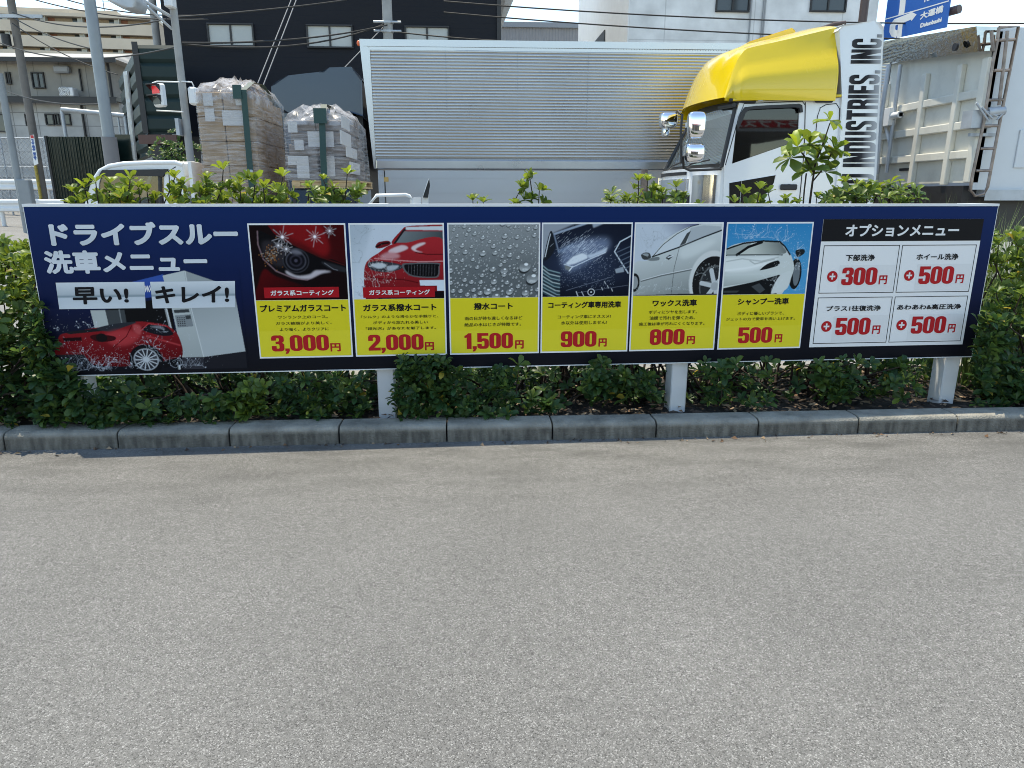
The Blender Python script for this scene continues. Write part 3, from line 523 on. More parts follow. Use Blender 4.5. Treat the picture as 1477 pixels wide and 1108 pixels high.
def pic_white():
    p = Paint(PW, PH, C(36, 132, 184)); rg = np.random.default_rng(8); n = lambda L: [N7(x, y, 770, 63, 650, 545) for x, y in L]; q = lambda x, y: N7(x, y, 770, 63, 650, 545)
    p.put(np.clip(p.Y*1.1, 0, .6), C(84, 164, 206))
    for x, y, s_, k in ((900, 180, .22, 22), (1030, 170, .26, 26), (1200, 200, .22, 20), (1330, 270, .12, 12), (1340, 580, .14, 14)): p.splash(*q(x, y), s_, k, C(206, 222, 230), rg)
    p.blob(n([(1310, 270), (1370, 260), (1380, 290), (1330, 320)]), C(30, 36, 40)); p.ell(*q(1325, 450), .075, .22, C(24, 26, 28)); p.ell(*q(1335, 450), .04, .17, C(110, 118, 122))
    p.blob(n([(740, 320), (790, 240), (900, 205), (1050, 193), (1180, 200), (1225, 240), (1280, 310), (1310, 420), (1260, 560), (1200, 620), (1000, 560), (740, 600)]), C(206, 211, 206))
    p.blob(n([(770, 295), (790, 245), (860, 220), (960, 208), (880, 290)]), C(160, 166, 160)); p.blob(n([(890, 298), (960, 225), (1050, 202), (1170, 208), (1210, 240), (1230, 290), (1060, 300)]), (C(196, 200, 190), C(120, 126, 122), (.3, .35), (.6, .2)))
    p.line(n([(775, 255), (900, 212), (1050, 195), (1180, 202), (1222, 238), (1268, 300)]), .018, C(24, 28, 30)); p.line(n([(855, 300), (940, 240), (1040, 205)]), .03, C(20, 22, 24)); p.line(n([(760, 302), (1000, 300), (1210, 302)]), .012, C(60, 66, 66))
    p.blob(n([(760, 330), (900, 320), (1100, 312), (1180, 325), (1050, 400), (900, 430), (760, 420)]), C(228, 231, 226), 5); p.line(n([(780, 350), (900, 330), (1050, 350), (1180, 320)]), .012, C(160, 166, 162), .7, 1); p.line(n([(770, 420), (950, 400), (1080, 370)]), .02, C(240, 242, 238), .9, 2); p.line(n([(960, 345), (1000, 370), (1150, 335)]), .01, C(150, 155, 150), .8, 1)
    p.blob(n([(1045, 415), (1100, 370), (1180, 345), (1190, 380), (1120, 405), (1060, 418)]), C(24, 26, 28)); p.poly(n([(755, 460), (1000, 455), (1220, 430), (1200, 470), (1000, 510), (755, 545)]), (C(206, 212, 206), C(160, 166, 162), (.3, .7), (.3, .9)))
    p.poly(n([(750, 560), (1000, 510), (1200, 455), (1230, 480), (1160, 560), (1200, 610), (750, 612)]), C(24, 26, 28)); p.poly(n([(990, 545), (1050, 520), (1100, 570), (1060, 600)]), C(70, 74, 76)); p.poly(n([(760, 575), (900, 575), (880, 592), (760, 592)]), C(60, 64, 66))
    p.blob(n([(1200, 470), (1290, 430), (1275, 560), (1180, 600), (1150, 590)]), C(212, 216, 212), 1)
    for x, y in ((1150, 500), (1220, 400), (1200, 560), (1330, 420), (1340, 340)): p.splash(*q(x, y), .13, 12, C(220, 226, 226), rg)
    return p
def pic_machine():
    p = Paint(380, 190, C(10, 12, 26)); rg = np.random.default_rng(9); n = lambda L: [N7(x, y, 185, 400, 1180, 630) for x, y in L]; q = lambda x, y: N7(x, y, 185, 400, 1180, 630)
    vv = .004+(1-p.Y)*(Z6(1150, 400)[1]-.004); p.im = np.stack([np.interp(vv, [0, .16, .42, .91], [a, b_, c, d]) for a, b_, c, d in zip((.009, .009, .012), (.008, .009, .016), (.006, .012, .05), (.006, .024, .105))], -1)
    p.poly(n([(730, 475), (915, 432), (915, 555), (730, 580)]), (C(50, 84, 160), C(36, 66, 140), (.5, .1), (.5, .3))); p.poly(n([(545, 640), (940, 560), (940, 950), (545, 950)]), C(20, 20, 22))
    p.poly(n([(545, 640), (660, 640), (665, 800), (555, 860)]), C(66, 70, 72)); p.line(n([(630, 640), (635, 760)]), .006, C(120, 124, 124)); p.poly(n([(462, 640), (548, 640), (556, 740), (472, 750)]), C(176, 182, 178))
    p.poly(n([(910, 440), (1040, 412), (1050, 640), (1095, 935), (965, 935), (940, 640)]), (C(190, 196, 194), C(166, 172, 170), (.65, .1), (.7, .8)))
    p.poly(n([(1040, 412), (1320, 515), (1352, 905), (1092, 936), (1048, 640)]), (C(150, 156, 156), C(176, 182, 182), (.75, .2), (.95, .6))); p.line(n([(1045, 415), (1055, 640), (1095, 935)]), .004, C(206, 210, 208)); p.line(n([(1048, 505), (1300, 580)]), .003, C(120, 126, 126))
    p.poly(n([(1092, 938), (1352, 907), (1352, 1010), (1092, 1010)]), C(34, 34, 40)); p.poly(n([(965, 936), (1092, 938), (1092, 1010), (965, 1010)]), C(52, 52, 58))
    p.poly(n([(948, 645), (1040, 640), (1042, 660), (952, 664)]), C(60, 64, 66)); p.poly(n([(952, 678), (1048, 672), (1055, 745), (960, 752)]), C(130, 136, 138))
    for k in range(5):
        for j in range(4): p.poly(n([(962+j*13, 690+k*12), (970+j*13, 689+k*12), (971+j*13, 695+k*12), (963+j*13, 696+k*12)]), C(50, 54, 56))
    p.poly(n([(1014, 680), (1044, 678), (1046, 700), (1016, 702)]), C(60, 64, 66)); p.line(n([(905, 640), (918, 760), (940, 1005)]), .014, C(150, 154, 154)); p.line(n([(908, 640), (921, 760), (943, 1005)]), .004, C(210, 214, 214))
    p.blob(n([(215, 890), (240, 830), (265, 785), (330, 770), (480, 745), (560, 735), (720, 712), (830, 722), (900, 740), (958, 800), (965, 930), (840, 960), (600, 985), (380, 960), (225, 905)]), (C(136, 28, 34), C(84, 12, 18), (.4, .55), (.45, .95)))
    p.poly(n([(295, 772), (330, 765), (520, 745), (700, 715), (640, 740), (520, 765), (320, 782)]), C(30, 30, 34)); p.blob(n([(480, 750), (600, 722), (720, 715), (640, 745), (560, 770)]), C(44, 46, 52)); p.blob(n([(745, 760), (800, 728), (880, 738), (930, 790), (860, 800)]), C(26, 26, 32)); p.line(n([(740, 765), (790, 725), (900, 742)]), .004, C(190, 60, 64)); p.blob(n([(800, 745), (850, 738), (880, 760)]), C(120, 120, 126), 2)
    p.blob(n([(520, 790), (640, 760), (730, 790), (660, 850), (560, 850)]), C(182, 60, 64), 6, .8); p.blob(n([(700, 730), (740, 740), (735, 790), (700, 770)]), C(186, 80, 82), 3, .8); p.line(n([(690, 735), (650, 800), (560, 870)]), .004, C(90, 12, 18)); p.line(n([(770, 800), (960, 860)]), .008, C(180, 60, 64), .8, 1)
    p.poly(n([(275, 805), (385, 800), (385, 822), (280, 826)]), C(34, 14, 18)); p.blob(n([(435, 800), (480, 785), (580, 800), (570, 825), (480, 830)]), C(60, 16, 20)); p.ell(*q(503, 806), .028, .042, C(24, 20, 22)); p.poly(n([(225, 905), (380, 905), (440, 990), (280, 985)]), C(40, 40, 44)); p.poly(n([(840, 960), (965, 930), (965, 980), (850, 1000)]), C(20, 20, 24))
    p.ell(*q(748, 950), .085, .155, C(20, 20, 24)); p.ell(*q(748, 945), .064, .11, C(150, 154, 158)); p.ell(*q(748, 945), .057, .098, C(48, 48, 54))
    for k in range(14): a = k*.449; p.line(n([(748, 945), (748+66*math.cos(a), 945+61*math.sin(a))]), .005, C(190, 194, 198))
    p.ell(*q(748, 945), .012, .02, C(190, 194, 198))
    for x, y, s_, k in ((260, 990, .08, 16), (340, 1000, .1, 20), (430, 990, .1, 18), (520, 1000, .1, 18), (570, 960, .06, 10), (640, 990, .08, 12), (690, 1000, .07, 12), (800, 880, .09, 16), (850, 960, .1, 16), (760, 830, .05, 8), (930, 1000, .08, 14), (1000, 990, .08, 14), (1060, 990, .06, 10), (250, 860, .05, 7), (265, 760, .05, 6), (380, 900, .07, 10), (400, 740, .05, 6), (460, 745, .05, 6), (880, 780, .06, 8), (1030, 830, .05, 5), (300, 1010, .12, 20), (480, 1010, .1, 20)): p.splash(*q(x, y), s_, k, C(196, 202, 212), rg)
    return p
Z6 = zoom(30, 290, 4.103); Z7 = zoom(350, 310, 4.7645); Z8 = zoom(640, 310, 5.275); Z9 = zoom(900, 310, 5.275); ZO = zoom(1170, 290, 4.811)
# left title block
a0, b0, a1, b1 = bb(Z6, 185, 1030, 1365, 400)
u0 = Z6(190, 1020)[0]; pic = pic_machine(); pic.plate('machine_picture', SG, -2.725, .004, Z6(1352, 1000)[0], Z6(1150, 400)[1], -.002, pnl, PRINT)
grad_white = ramp_mat('title_print', [(ZB+.5, (.5, .54, .57)), (ZB+.6, (.66, .69, .72)), (ZB+.72, (.56, .6, .62)), (ZB+.86, (.7, .73, .76))])
b = BF(); text(b, 'ドライブスルー', *bb(Z6, 185, 122, 1278, 265), -.004, .06); text(b, '洗車メニュー', *bb(Z6, 155, 288, 1096, 432), -.004, .05); b.build('title_lettering', grad_white, pnl)
ban_m = ramp_mat('banner_print', [(ZB+.36, (.62, .66, .69)), (ZB+.43, (.55, .6, .64)), (ZB+.437, (.22, .28, .31)), (ZB+.45, (.45, .5, .53)), (ZB+.52, (.68, .71, .73))])
for x0, y0, x1, y1, tx, bx in ((230, 478, 733, 640, '早い!', (318, 506, 632, 612)), (783, 473, 1268, 635, 'キレイ!', (805, 500, 1228, 606))):
    q0, q1, q2, q3 = bb(Z6, x0, y0, x1, y1); b = BF(); b.add([(q0, -.0035, ZB+q1), (q2-.012, -.0035, ZB+q1), (q2, -.0035, ZB+q3), (q0+.004, -.0035, ZB+q3)], [(0, 1, 2, 3)]); bn = b.build('banner_strip', ban_m, pnl)
    b = BF(); text(b, tx, *bb(Z6, *bx), -.005, .045, slant=.08); b.build('banner_lettering', INK['black'], pnl)
b = BF(); text(b, 'WA', *bb(Z6, 735, 500, 780, 540), -.003, .03, slant=.2); b.build('machine_lettering', INK['white'], pnl)
# six menu panels
P0 = [-1.598, -1.0605, -.5215, .0085, .541, 1.0815]
def panel_text(k, Z, banner, title, tb, desc, db, price, pb, yen):
    u = P0[k]; b = BF(); b.box(u-.004, u+.517, -.002, -.0002, ZB+.074, ZB+.823); mp = b.build('menu_panel', INK['border'], board)
    b = BF(); b.quad((u+.004, -.0026, ZB+.083), (u+.509, -.0026, ZB+.083), (u+.509, -.0026, ZB+.404), (u+.004, -.0026, ZB+.404)); b.build('price_ground', INK['yellow'], mp)
    b = BF(); b.quad((u+.006, -.0030, ZB+.086), (u+.507, -.0030, ZB+.086), (u+.507, -.0030, ZB+pb[4]), (u+.006, -.0030, ZB+pb[4])); b.build('price_sticker', INK['pricepatch'], mp)
    b = BF(); text(b, title, *bb(Z, *tb), -.0042, .04); b.build('course_lettering', INK['black'], mp)
    b = BF()
    for t_, q in zip(desc, db): text(b, t_, *bb(Z, *q), -.0042, .012)
    b.build('description_lettering', INK['black'], mp)
    b = BF(); digits(b, price, *bb(Z, *pb[:4]), -.0042); text(b, '円', *bb(Z, *yen), -.0042, .05); b.build('price_lettering', INK['red'], mp)
    if banner:
        b = BF(); q = bb(Z, *banner[0]); b.quad((q[0], -.0038, ZB+q[1]), (q[2], -.0038, ZB+q[1]), (q[2], -.0038, ZB+q[3]), (q[0], -.0038, ZB+q[3])); b.build('coating_banner', INK['banner'], mp)
        b = BF(); text(b, 'ガラス系コーティング', *bb(Z, *banner[1]), -.0046, .035); b.build('banner_lettering', INK['white'], mp)
    [pic_headlight, pic_redcar, pic_drops, pic_hood, pic_silver, pic_white][k]().plate('picture', SG, u+.004, .4055, u+.509, .814, -.003, mp, PRINT)
panel_text(0, Z7, ((152, 494, 660, 572), (195, 514, 626, 556)), 'プレミアムガラスコート', (123, 612, 708, 668), ['ワンランク上のコース。', 'ガラス被膜がより美しく、', 'より強く、よりクリアに'], [(245, 688, 585, 714), (230, 730, 612, 757), (258, 771, 592, 799)], '3,000', (205, 822, 588, 938, .23), (606, 880, 672, 938))
panel_text(1, Z7, ((830, 492, 1320, 570), (870, 512, 1286, 552)), 'ガラス系撥水コート', (830, 608, 1330, 664), ['「シルク」のような滑らかな手触りと、', 'ボディから放たれる美しい', '「超光沢」があなたを魅了します。'], [(815, 684, 1345, 712), (898, 724, 1272, 752), (848, 764, 1328, 792)], '2,000', (868, 818, 1240, 932, .23), (1254, 872, 1314, 930))
panel_text(2, Z8, None, '撥水コート', (230, 666, 524, 722), ['雨の日が待ち遠しくなるほど', '絶品の水はじきが特徴です。'], [(160, 768, 598, 802), (158, 816, 588, 850)], '1,500', (160, 895, 525, 1020, .215), (543, 952, 608, 1018))
panel_text(3, Z8, None, 'コーティング車専用洗車', (795, 655, 1350, 712), ['コーティング車にオススメ!', '水以外は使用しません!'], [(866, 757, 1270, 790), (892, 802, 1240, 836)], '900', (890, 882, 1162, 1006, .21), (1176, 938, 1240, 1002))
panel_text(4, Z9, None, 'ワックス洗車', (215, 642, 555, 698), ['ボディにツヤを出します。', '油膜で汚れを弾くため、', '施工後は車が汚れにくくなります。'], [(186, 722, 556, 754), (192, 766, 540, 800), (112, 810, 612, 844)], '800', (194, 866, 462, 990, .21), (474, 920, 540, 984))
panel_text(5, Z9, None, 'シャンプー洗車', (862, 630, 1255, 686), ['ボディに優しいブラシで、', 'ジェットの力で愛車を洗い上げます。'], [(860, 732, 1215, 764), (775, 774, 1300, 806)], '500', (864, 852, 1130, 976, .215), (1142, 906, 1204, 970))
# option menu
b = BF(); b.box(1.656, 2.653, -.002, -.0002, ZB+.077, ZB+.838); op = b.build('option_panel', INK['border'], board)
b = BF(); b.quad((1.656, -.0026, ZB+.711), (2.653, -.0026, ZB+.711), (2.653, -.0026, ZB+.838), (1.656, -.0026, ZB+.838)); b.build('option_header', INK['black'], op)
b = BF(); text(b, 'オプションメニュー', *bb(ZO, 232, 158, 1030, 248), -.0042, .04); b.build('header_lettering', INK['white'], op)
OB = [((92, 305, 606, 636), '下部洗浄', (236, 370, 442, 416), (108, 485, 182, 562), '300', (204, 460, 462, 584), (464, 515, 528, 578)),
      ((632, 300, 1137, 632), 'ホイール洗浄', (726, 364, 1022, 410), (640, 478, 716, 554), '500', (738, 452, 994, 576), (996, 508, 1060, 570)),
      ((50, 662, 552, 984), 'プラス1往復洗浄', (102, 722, 484, 766), (66, 832, 142, 908), '500', (162, 808, 414, 930), (418, 862, 480, 922)),
      ((580, 652, 1078, 974), 'あわあわ&高圧洗浄', (592, 712, 1040, 756), (588, 822, 662, 898), '500', (686, 798, 940, 920), (942, 852, 1002, 912))]
for (bx, tt, tb, cb, pr, pb, yb) in OB:
    i_ = OB.index((bx, tt, tb, cb, pr, pb, yb)); c0 = 1.676 if i_ % 2 == 0 else 2.163; r0 = .405 if i_ < 2 else .098; c1 = c0+.472; r1 = r0+.283
    b = BF(); t_ = .004
    for q in ((c0, r0, c1, r0+t_), (c0, r1-t_, c1, r1), (c0, r0+t_, c0+t_, r1-t_), (c1-t_, r0+t_, c1, r1-t_)): b.quad((q[0], -.0028, ZB+q[1]), (q[2], -.0028, ZB+q[1]), (q[2], -.0028, ZB+q[3]), (q[0], -.0028, ZB+q[3]))
    b.build('option_border', INK['black'], op)
    b = BF(); text(b, tt, *bb(ZO, *tb), -.0042, .035); b.build('option_lettering', INK['black'], op)
    q = bb(ZO, *pb); b = BF(); b.quad((q[0]-.02, -.0026, ZB+r0+.012), (c1-.012, -.0026, ZB+r0+.012), (c1-.012, -.0026, ZB+q[3]+.014), (q[0]-.02, -.0026, ZB+q[3]+.014)); b.build('price_sticker', INK['patch'], op)
    b = BF(); digits(b, pr, *q, -.0042); text(b, '円', *bb(ZO, *yb), -.0042, .04); q = bb(ZO, *cb); cx_, cz_, r_ = (q[0]+q[2])/2, ZB+(q[1]+q[3])/2, (q[3]-q[1])/2
    b.add([(cx_+r_*math.cos(k*.2244), -.0036, cz_+r_*math.sin(k*.2244)) for k in range(28)], [tuple(range(28))])
    for q in ((-.55, -.15, .55, .15), (-.15, -.55, .15, -.155), (-.15, .155, .15, .55)): b.add([(cx_+q[i]*r_, -.0042, cz_+q[j]*r_) for i, j in ((0, 1), (2, 1), (2, 3), (0, 3))], [(0, 1, 2, 3)], 1)
    b.build('option_price', [INK['red'], INK['white']], op)

# ------------------------------------------------------------------ vehicles
def lerp(a, b, t): return a+(b-a)*t
def wheel(par, X, Y, z, r=.5, wd=.28):
    b = MB(); b.cyl((X, Y+wd/2, z), (0, 1, 0), r, wd, 28); t = b.build('wheel', M['rubber'], par, bev=.03)
    b = MB(); b.cyl((X, Y-.004, z), (0, 1, 0), r*.6, .03, 20)
    for k in range(8): a = k*.785; b.cyl((X+r*.38*math.cos(a), Y-.02, z+r*.38*math.sin(a)), (0, 1, 0), .022, .03, 6)
    b.build('rim', M['galv'], t)
def zq(x0, y0, sc, Y):
    def f(x, y, Y=Y): p = at(x0+x/sc, y0+y/sc, Y); return float(p[0]), float(p[2])
    return f
q4 = zq(900, 0, 3.692, 5.4); q3 = zq(500, 0, 3.357, 8.6); q2 = zq(220, 0, 3.694, 8.7); qA = zq(90, 200, 6.42, 5.0); qP = zq(220, 0, 3.694, 5.0)
Yn, Yf = 5.4, 7.8
# --- yellow and white tractor
tr = thing('tractor_truck', 'white truck cab with yellow roof deflector and tall black side lettering', 'truck', (3.6, 6.6, gh(3.6, 6.6)))
gz = gh(3.6, 6.6)
side = [q4(*p) for p in ((612, 548), (700, 541), (960, 533), (1152, 522), (1152, 1000))]; side += [(side[-1][0], .75), (q4(532, 1000)[0], .75), q4(530, 1090), q4(535, 885)]
win = [q4(*p) for p in ((652, 577), (925, 566), (934, 580), (928, 752), (575, 872), (600, 650), (620, 600))]
low = [q4(*p) for p in ((560, 975), (808, 933), (800, 975), (770, 1020), (690, 1088), (560, 1092))]
seam = 965
def arc(xn, z, bow, n=13, y0=Yn+.06, y1=Yf-.06): return [(xn-bow*(1-(2*i/(n-1)-1)**2), lerp(y0, y1, i/(n-1)), z) for i in range(n)]
zb_, xb_ = q4(535, 890)[1], q4(530, 890)[0]; xt_ = q4(606, 552)[0]; zt = side[0][1]
A0 = [(p[0]-.07*(1+(p[1]-6.6)/1.14), p[1], p[2]) for p in arc(xb_, zb_, .16)]; A1 = [(p[0]+.075*(1+(p[1]-6.6)/1.14), p[1], p[2]+.045*(1+(p[1]-6.6)/1.14)) for p in arc(xt_, zt-.05, .14)]
sidef = [(A1[-1][0], zt+.04)]+side[2:6]+[(A0[-1][0], .75), (A0[-1][0], zb_)]
winf = [(A1[-1][0]+.05, zt-.03), q4(934, 566), q4(928, 752), (A0[-1][0]+.06, zb_+.03)]
b = MB(); b.prism(side, Yn, Yn+.05, holes=[win[::-1], low[::-1]]); b.prism(sidef, Yf-.05, Yf, holes=[winf[::-1]])
xr = side[4][0]; xf = side[-1][0]; zt = side[0][1]
b.box(xr-.06, xr, Yn+.05, Yf-.05, .75, zt); b.box(side[0][0]+.02, xr-.06, Yn+.05, Yf-.05, zt-.1, zt-.02); b.box(xf+.1, xr-.06, Yn+.05, Yf-.05, .8, .9)
body = b.build('cab_body', M['truckwhite'], tr, bev=.012)
b = MB()
for X in (q4(966, 700), ):
    b.tube([(q4(966, 545)[0], Yn-.001, q4(966, 545)[1]), (q4(960, 800)[0], Yn-.001, q4(960, 800)[1]), (q4(935, 1060)[0], Yn-.001, q4(935, 1060)[1]), (q4(930, 1200)[0], Yn-.001, .8)], .007, 6)
    b.tube([(q4(x, y)[0], Yn-.001, q4(x, y)[1]) for x, y in ((1018, 740), (1030, 620), (1045, 575), (1075, 558), (1130, 552), (1148, 580), (1148, 900))], .006, 6)
    b.tube([(q4(x, y)[0], Yn-.001, q4(x, y)[1]) for x, y in ((540, 880), (612, 620), (640, 552), (950, 540), (964, 560))], .006, 6)
b.build('door_seam', M['black'], body)
inner = lambda P, k, c=None: [(lerp(p[0], sum(a[0] for a in P)/len(P), k), lerp(p[1], sum(a[1] for a in P)/len(P), k)) for p in P]
for y_, g_, wn_ in ((Yn+.018, M['darkglass'], win), (Yf-.03, glass('far_pane', (.85, .9, .9), .9), winf)): b = MB(); b.prism(wn_, y_, y_+.006); b.build('side_window', g_, tr)
rim_o = [q4(*p) for p in ((598, 665), (612, 615), (640, 573), (700, 566), (925, 556), (940, 562), (944, 600), (930, 600), (926, 580), (905, 574), (700, 583), (660, 587), (640, 604), (622, 650), (600, 690))]
b = MB(); b.prism(rim_o, Yn-.05, Yn-.004); b.build('door_visor', M['black'], tr, bev=.01)
b = MB(); b.prism(low, Yn+.015, Yn+.03); b.build('lower_window', mat('lower_glass', (.008, .008, .009), .25, spec=.2), tr)
b = MB(); h0 = q4(828, 1008); h1 = q4(920, 990); b.box(h0[0], h1[0], Yn-.03, Yn-.005, h0[1]-.01, h1[1]+.02, bev=.012); b.prism([q4(*p) for p in ((832, 1003), (845, 985), (880, 980), (905, 990), (880, 992))], Yn-.006, Yn-.001); b.build('door_handle', M['black'], tr)
b = MB(); a, c = q4(1008, 548), q4(1110, 528); b.box(a[0], c[0], Yn-.06, Yn-.002, a[1], c[1], bev=.02); b.build('marker_lamp', M['black'], tr)
# windscreen
ws = MB(); ws.add(A0+A1, [(i, i+1, 14+i, 13+i) for i in range(12)], 0, True); ws.build('windscreen', glass('windscreen_glass', (.75, .82, .8), .9, .02, .45), tr)
b = MB()
def strip(P, Q, m=0): b.add(P+Q, [(i, i+1, len(P)+i+1, len(P)+i) for i in range(len(P)-1)], m, True)
A2 = [(p[0]+.03, p[1], p[2]+.085) for p in A1]; strip([(p[0]-.004, p[1], p[2]-.02) for p in A1], A2)
for A, B in ((A0[0], A1[0]), (A0[-1], A1[-1])): b.tube([A, B], .035, 8)
strip([(p[0]-.004, p[1], p[2]) for p in A0], [(p[0]-.01, p[1], p[2]+.05) for p in A0]); b.build('windscreen_surround', M['black'], tr)
b = MB()
b.tube([(A1[2][0]-.03, A1[2][1], A1[2][2]+.03), (A1[0][0]-.06, A1[0][1]-.1, A1[0][2]+.02)], .03, 8); b.tube([(A1[0][0]-.12, Yn-.02, zt+.03), (A1[0][0]+.22, Yn-.02, zt+.01)], .022, 8); b.tube([(A1[0][0]-.02, Yn, zt-.02), (A1[0][0]+.05, Yn-.02, zt+.1)], .018, 6)
b.build('visor_bracket', M['black'], tr)
for k in (4, 8): b = MB(); b.tube([(A0[k][0]-.05, A0[k][1], zb_+.02), (A0[k][0]-.08, A0[k][1]-.3, zb_+.06), (A0[k-3][0]-.05, A0[k-3][1], zb_+.1)], .012, 6); b.build('wiper', M['black'], tr)
# front
zc = zb_-.02
FA = lambda n: [(p[0]-.02-.07*(1+(p[1]-6.6)/1.18), p[1]) for p in arc(xb_, 0, .24, n, Yn+.02, Yf-.02)]
plan = FA(13)+[(xf+.25, Yf-.02), (xf+.25, Yn+.02)]
b = MB(); b.prism(plan, .72, zc, plane='sd'); fp = b.build('front_panel', M['truckwhite'], tr, bev=.02)
def onfront(t, out): a = FA(41); i = int(round(t*40)); return (a[i][0]-out, a[i][1])
def front_plate(nm, t0, t1, z0, z1, m, th=.03):
    P = [onfront(lerp(t0, t1, k/6), th) for k in range(7)]+[onfront(lerp(t1, t0, k/6), .002) for k in range(7)]
    b = MB(); b.prism(P, z0, z1, plane='sd'); return b.build(nm, m, tr, bev=.006)
front_plate('corner_trim', .02, .2, .72, zc-.08, M['chrome'], .05); front_plate('grille', .26, .8, .72, zc-.34, M['black'], .02); front_plate('grille_bar', .28, .78, zc-.28, zc-.12, M['chrome'], .035); front_plate('wiper_cowl', .3, .95, zc-.06, zc-.02, M['black'], .02); front_plate('corner_trim', .82, .97, .72, zc-.08, M['chrome'], .05)
# interior
b = MB(); b.box(xb_+.02, xb_+.5, Yn+.2, Yf-.2, zb_-.35, zb_-.03, bev=.05); b.build('dashboard', M['interior'], tr)
for y in (Yn+.4, Yf-.95):
    b = MB(); b.box(xb_+1.0, xb_+1.5, y, y+.55, zb_-.7, zb_-.4, bev=.06); b.box(xb_+1.35, xb_+1.55, y+.03, y+.52, zb_-.45, zb_+.3, bev=.06); b.box(xb_+1.38, xb_+1.5, y+.15, y+.4, zb_+.32, zb_+.52, bev=.05); b.build('seat', M['seat'], tr)
b = MB(); b.tube([(xb_+.62+.1*math.sin(k*.524), Yf-.7+.23*math.cos(k*.524), zb_+.02+.2*math.sin(k*.524)) for k in range(13)], .016, 6); b.build('steering_wheel', M['black'], tr)
b = MB(); b.box(xb_+.15, xb_+.17, Yf-1.0, Yf-.62, zb_+.0, zb_+.22); b.build('dash_card', mat('dash_card', (.5, .66, .6), .6), tr)
# yellow deflector
ED = [(q4(x, y, 5.5)) for x, y in ((520, 524), (560, 410), (600, 318), (645, 262), (700, 248), (900, 203), (1110, 152), (1140, 147))]
ex = [p[0] for p in ED]; ez = [p[1] for p in ED]; z0_ = zt+.035; X0 = ex[0]; Xe = q4(1137, 300)[0]
NS, NT = 25, 30
def defl(s, t):
    xfr = X0-.13*(1-s*s)+.08*(s+1); X = lerp(xfr, Xe, t**1.25); k = X-xfr
    edge = float(np.interp(X0+k, ex, ez)); edge = max(edge, z0_); ctr = edge+.09*(1-s**4)*min(1, k/.6)
    # two soft creases down the nose
    if k < .9: ctr -= .05*math.exp(-((abs(s)-.62)/.12)**2)*math.sin(math.pi*min(1, k/.9))
    yo = 1.2-.1*min(1, max(0, (ctr-z0_)/.7))
    return (X, 6.6+yo*s, ctr+.045*(s+1))
b = MB(); vs = [defl(-1+2*i/(NS-1), j/(NT-1)) for j in range(NT) for i in range(NS)]
b.add(vs, [(j*NS+i, j*NS+i+1, (j+1)*NS+i+1, (j+1)*NS+i) for j in range(NT-1) for i in range(NS-1)], 0, True)
for s_, i in ((-1, 0), (1, NS-1)):                   # side walls, swelling slightly below the crease
    rows = []
    for j in range(NT):
        X, Y, Z = vs[j*NS+i]; rows.append([(X, 6.6+s_*(1.2+.025*math.sin(math.pi*k/8)-.1*min(1, max(0, (z0_+(Z-z0_)*k/8-z0_)/.7))*(k/8)+(.075 if X > X0+.12 else 0)*(1, 1, 1, .95, .7, .15, 0, 0, 0)[k]), lerp(z0_-.01, Z, k/8)) for k in range(9)])
    W_ = [p for r_ in rows for p in r_]; b.add(W_, [(j*9+k, (j+1)*9+k, (j+1)*9+k+1, j*9+k+1) for j in range(NT-1) for k in range(8)], 0, True)
    e_ = rows[-1]
dfl = b.build('roof_deflector', M['yellow'], tr)
b = MB(); pw = [q4(x, y, 6.3) for x, y in ((636, 250), (660, 226), (885, 156), (898, 165), (918, 198), (920, 240))]; b.prism(pw, 6.25, 7.0); b.build('roof_vent', M['yellow'], dfl, bev=.015)
b = MB(); a, c = q4(600, 540), q4(1152, 521); b.tube([(X0+.1, Yn-.03, zt+.03), (c[0]-.01, Yn-.03, c[1]+.02)], .02, 6); b.build('drip_rail', M['yellow'], dfl)
b = MB(); p_, q_ = q4(945, 190, 7.0), q4(1160, 130, 7.0); b.tube([(p_[0], 6.9, p_[1]), (lerp(p_[0], q_[0], .7), 6.9, lerp(p_[1], q_[1], .85)), (q_[0], 6.9, q_[1])], .03, 6); b.build('roof_edge', M['brown'], tr)
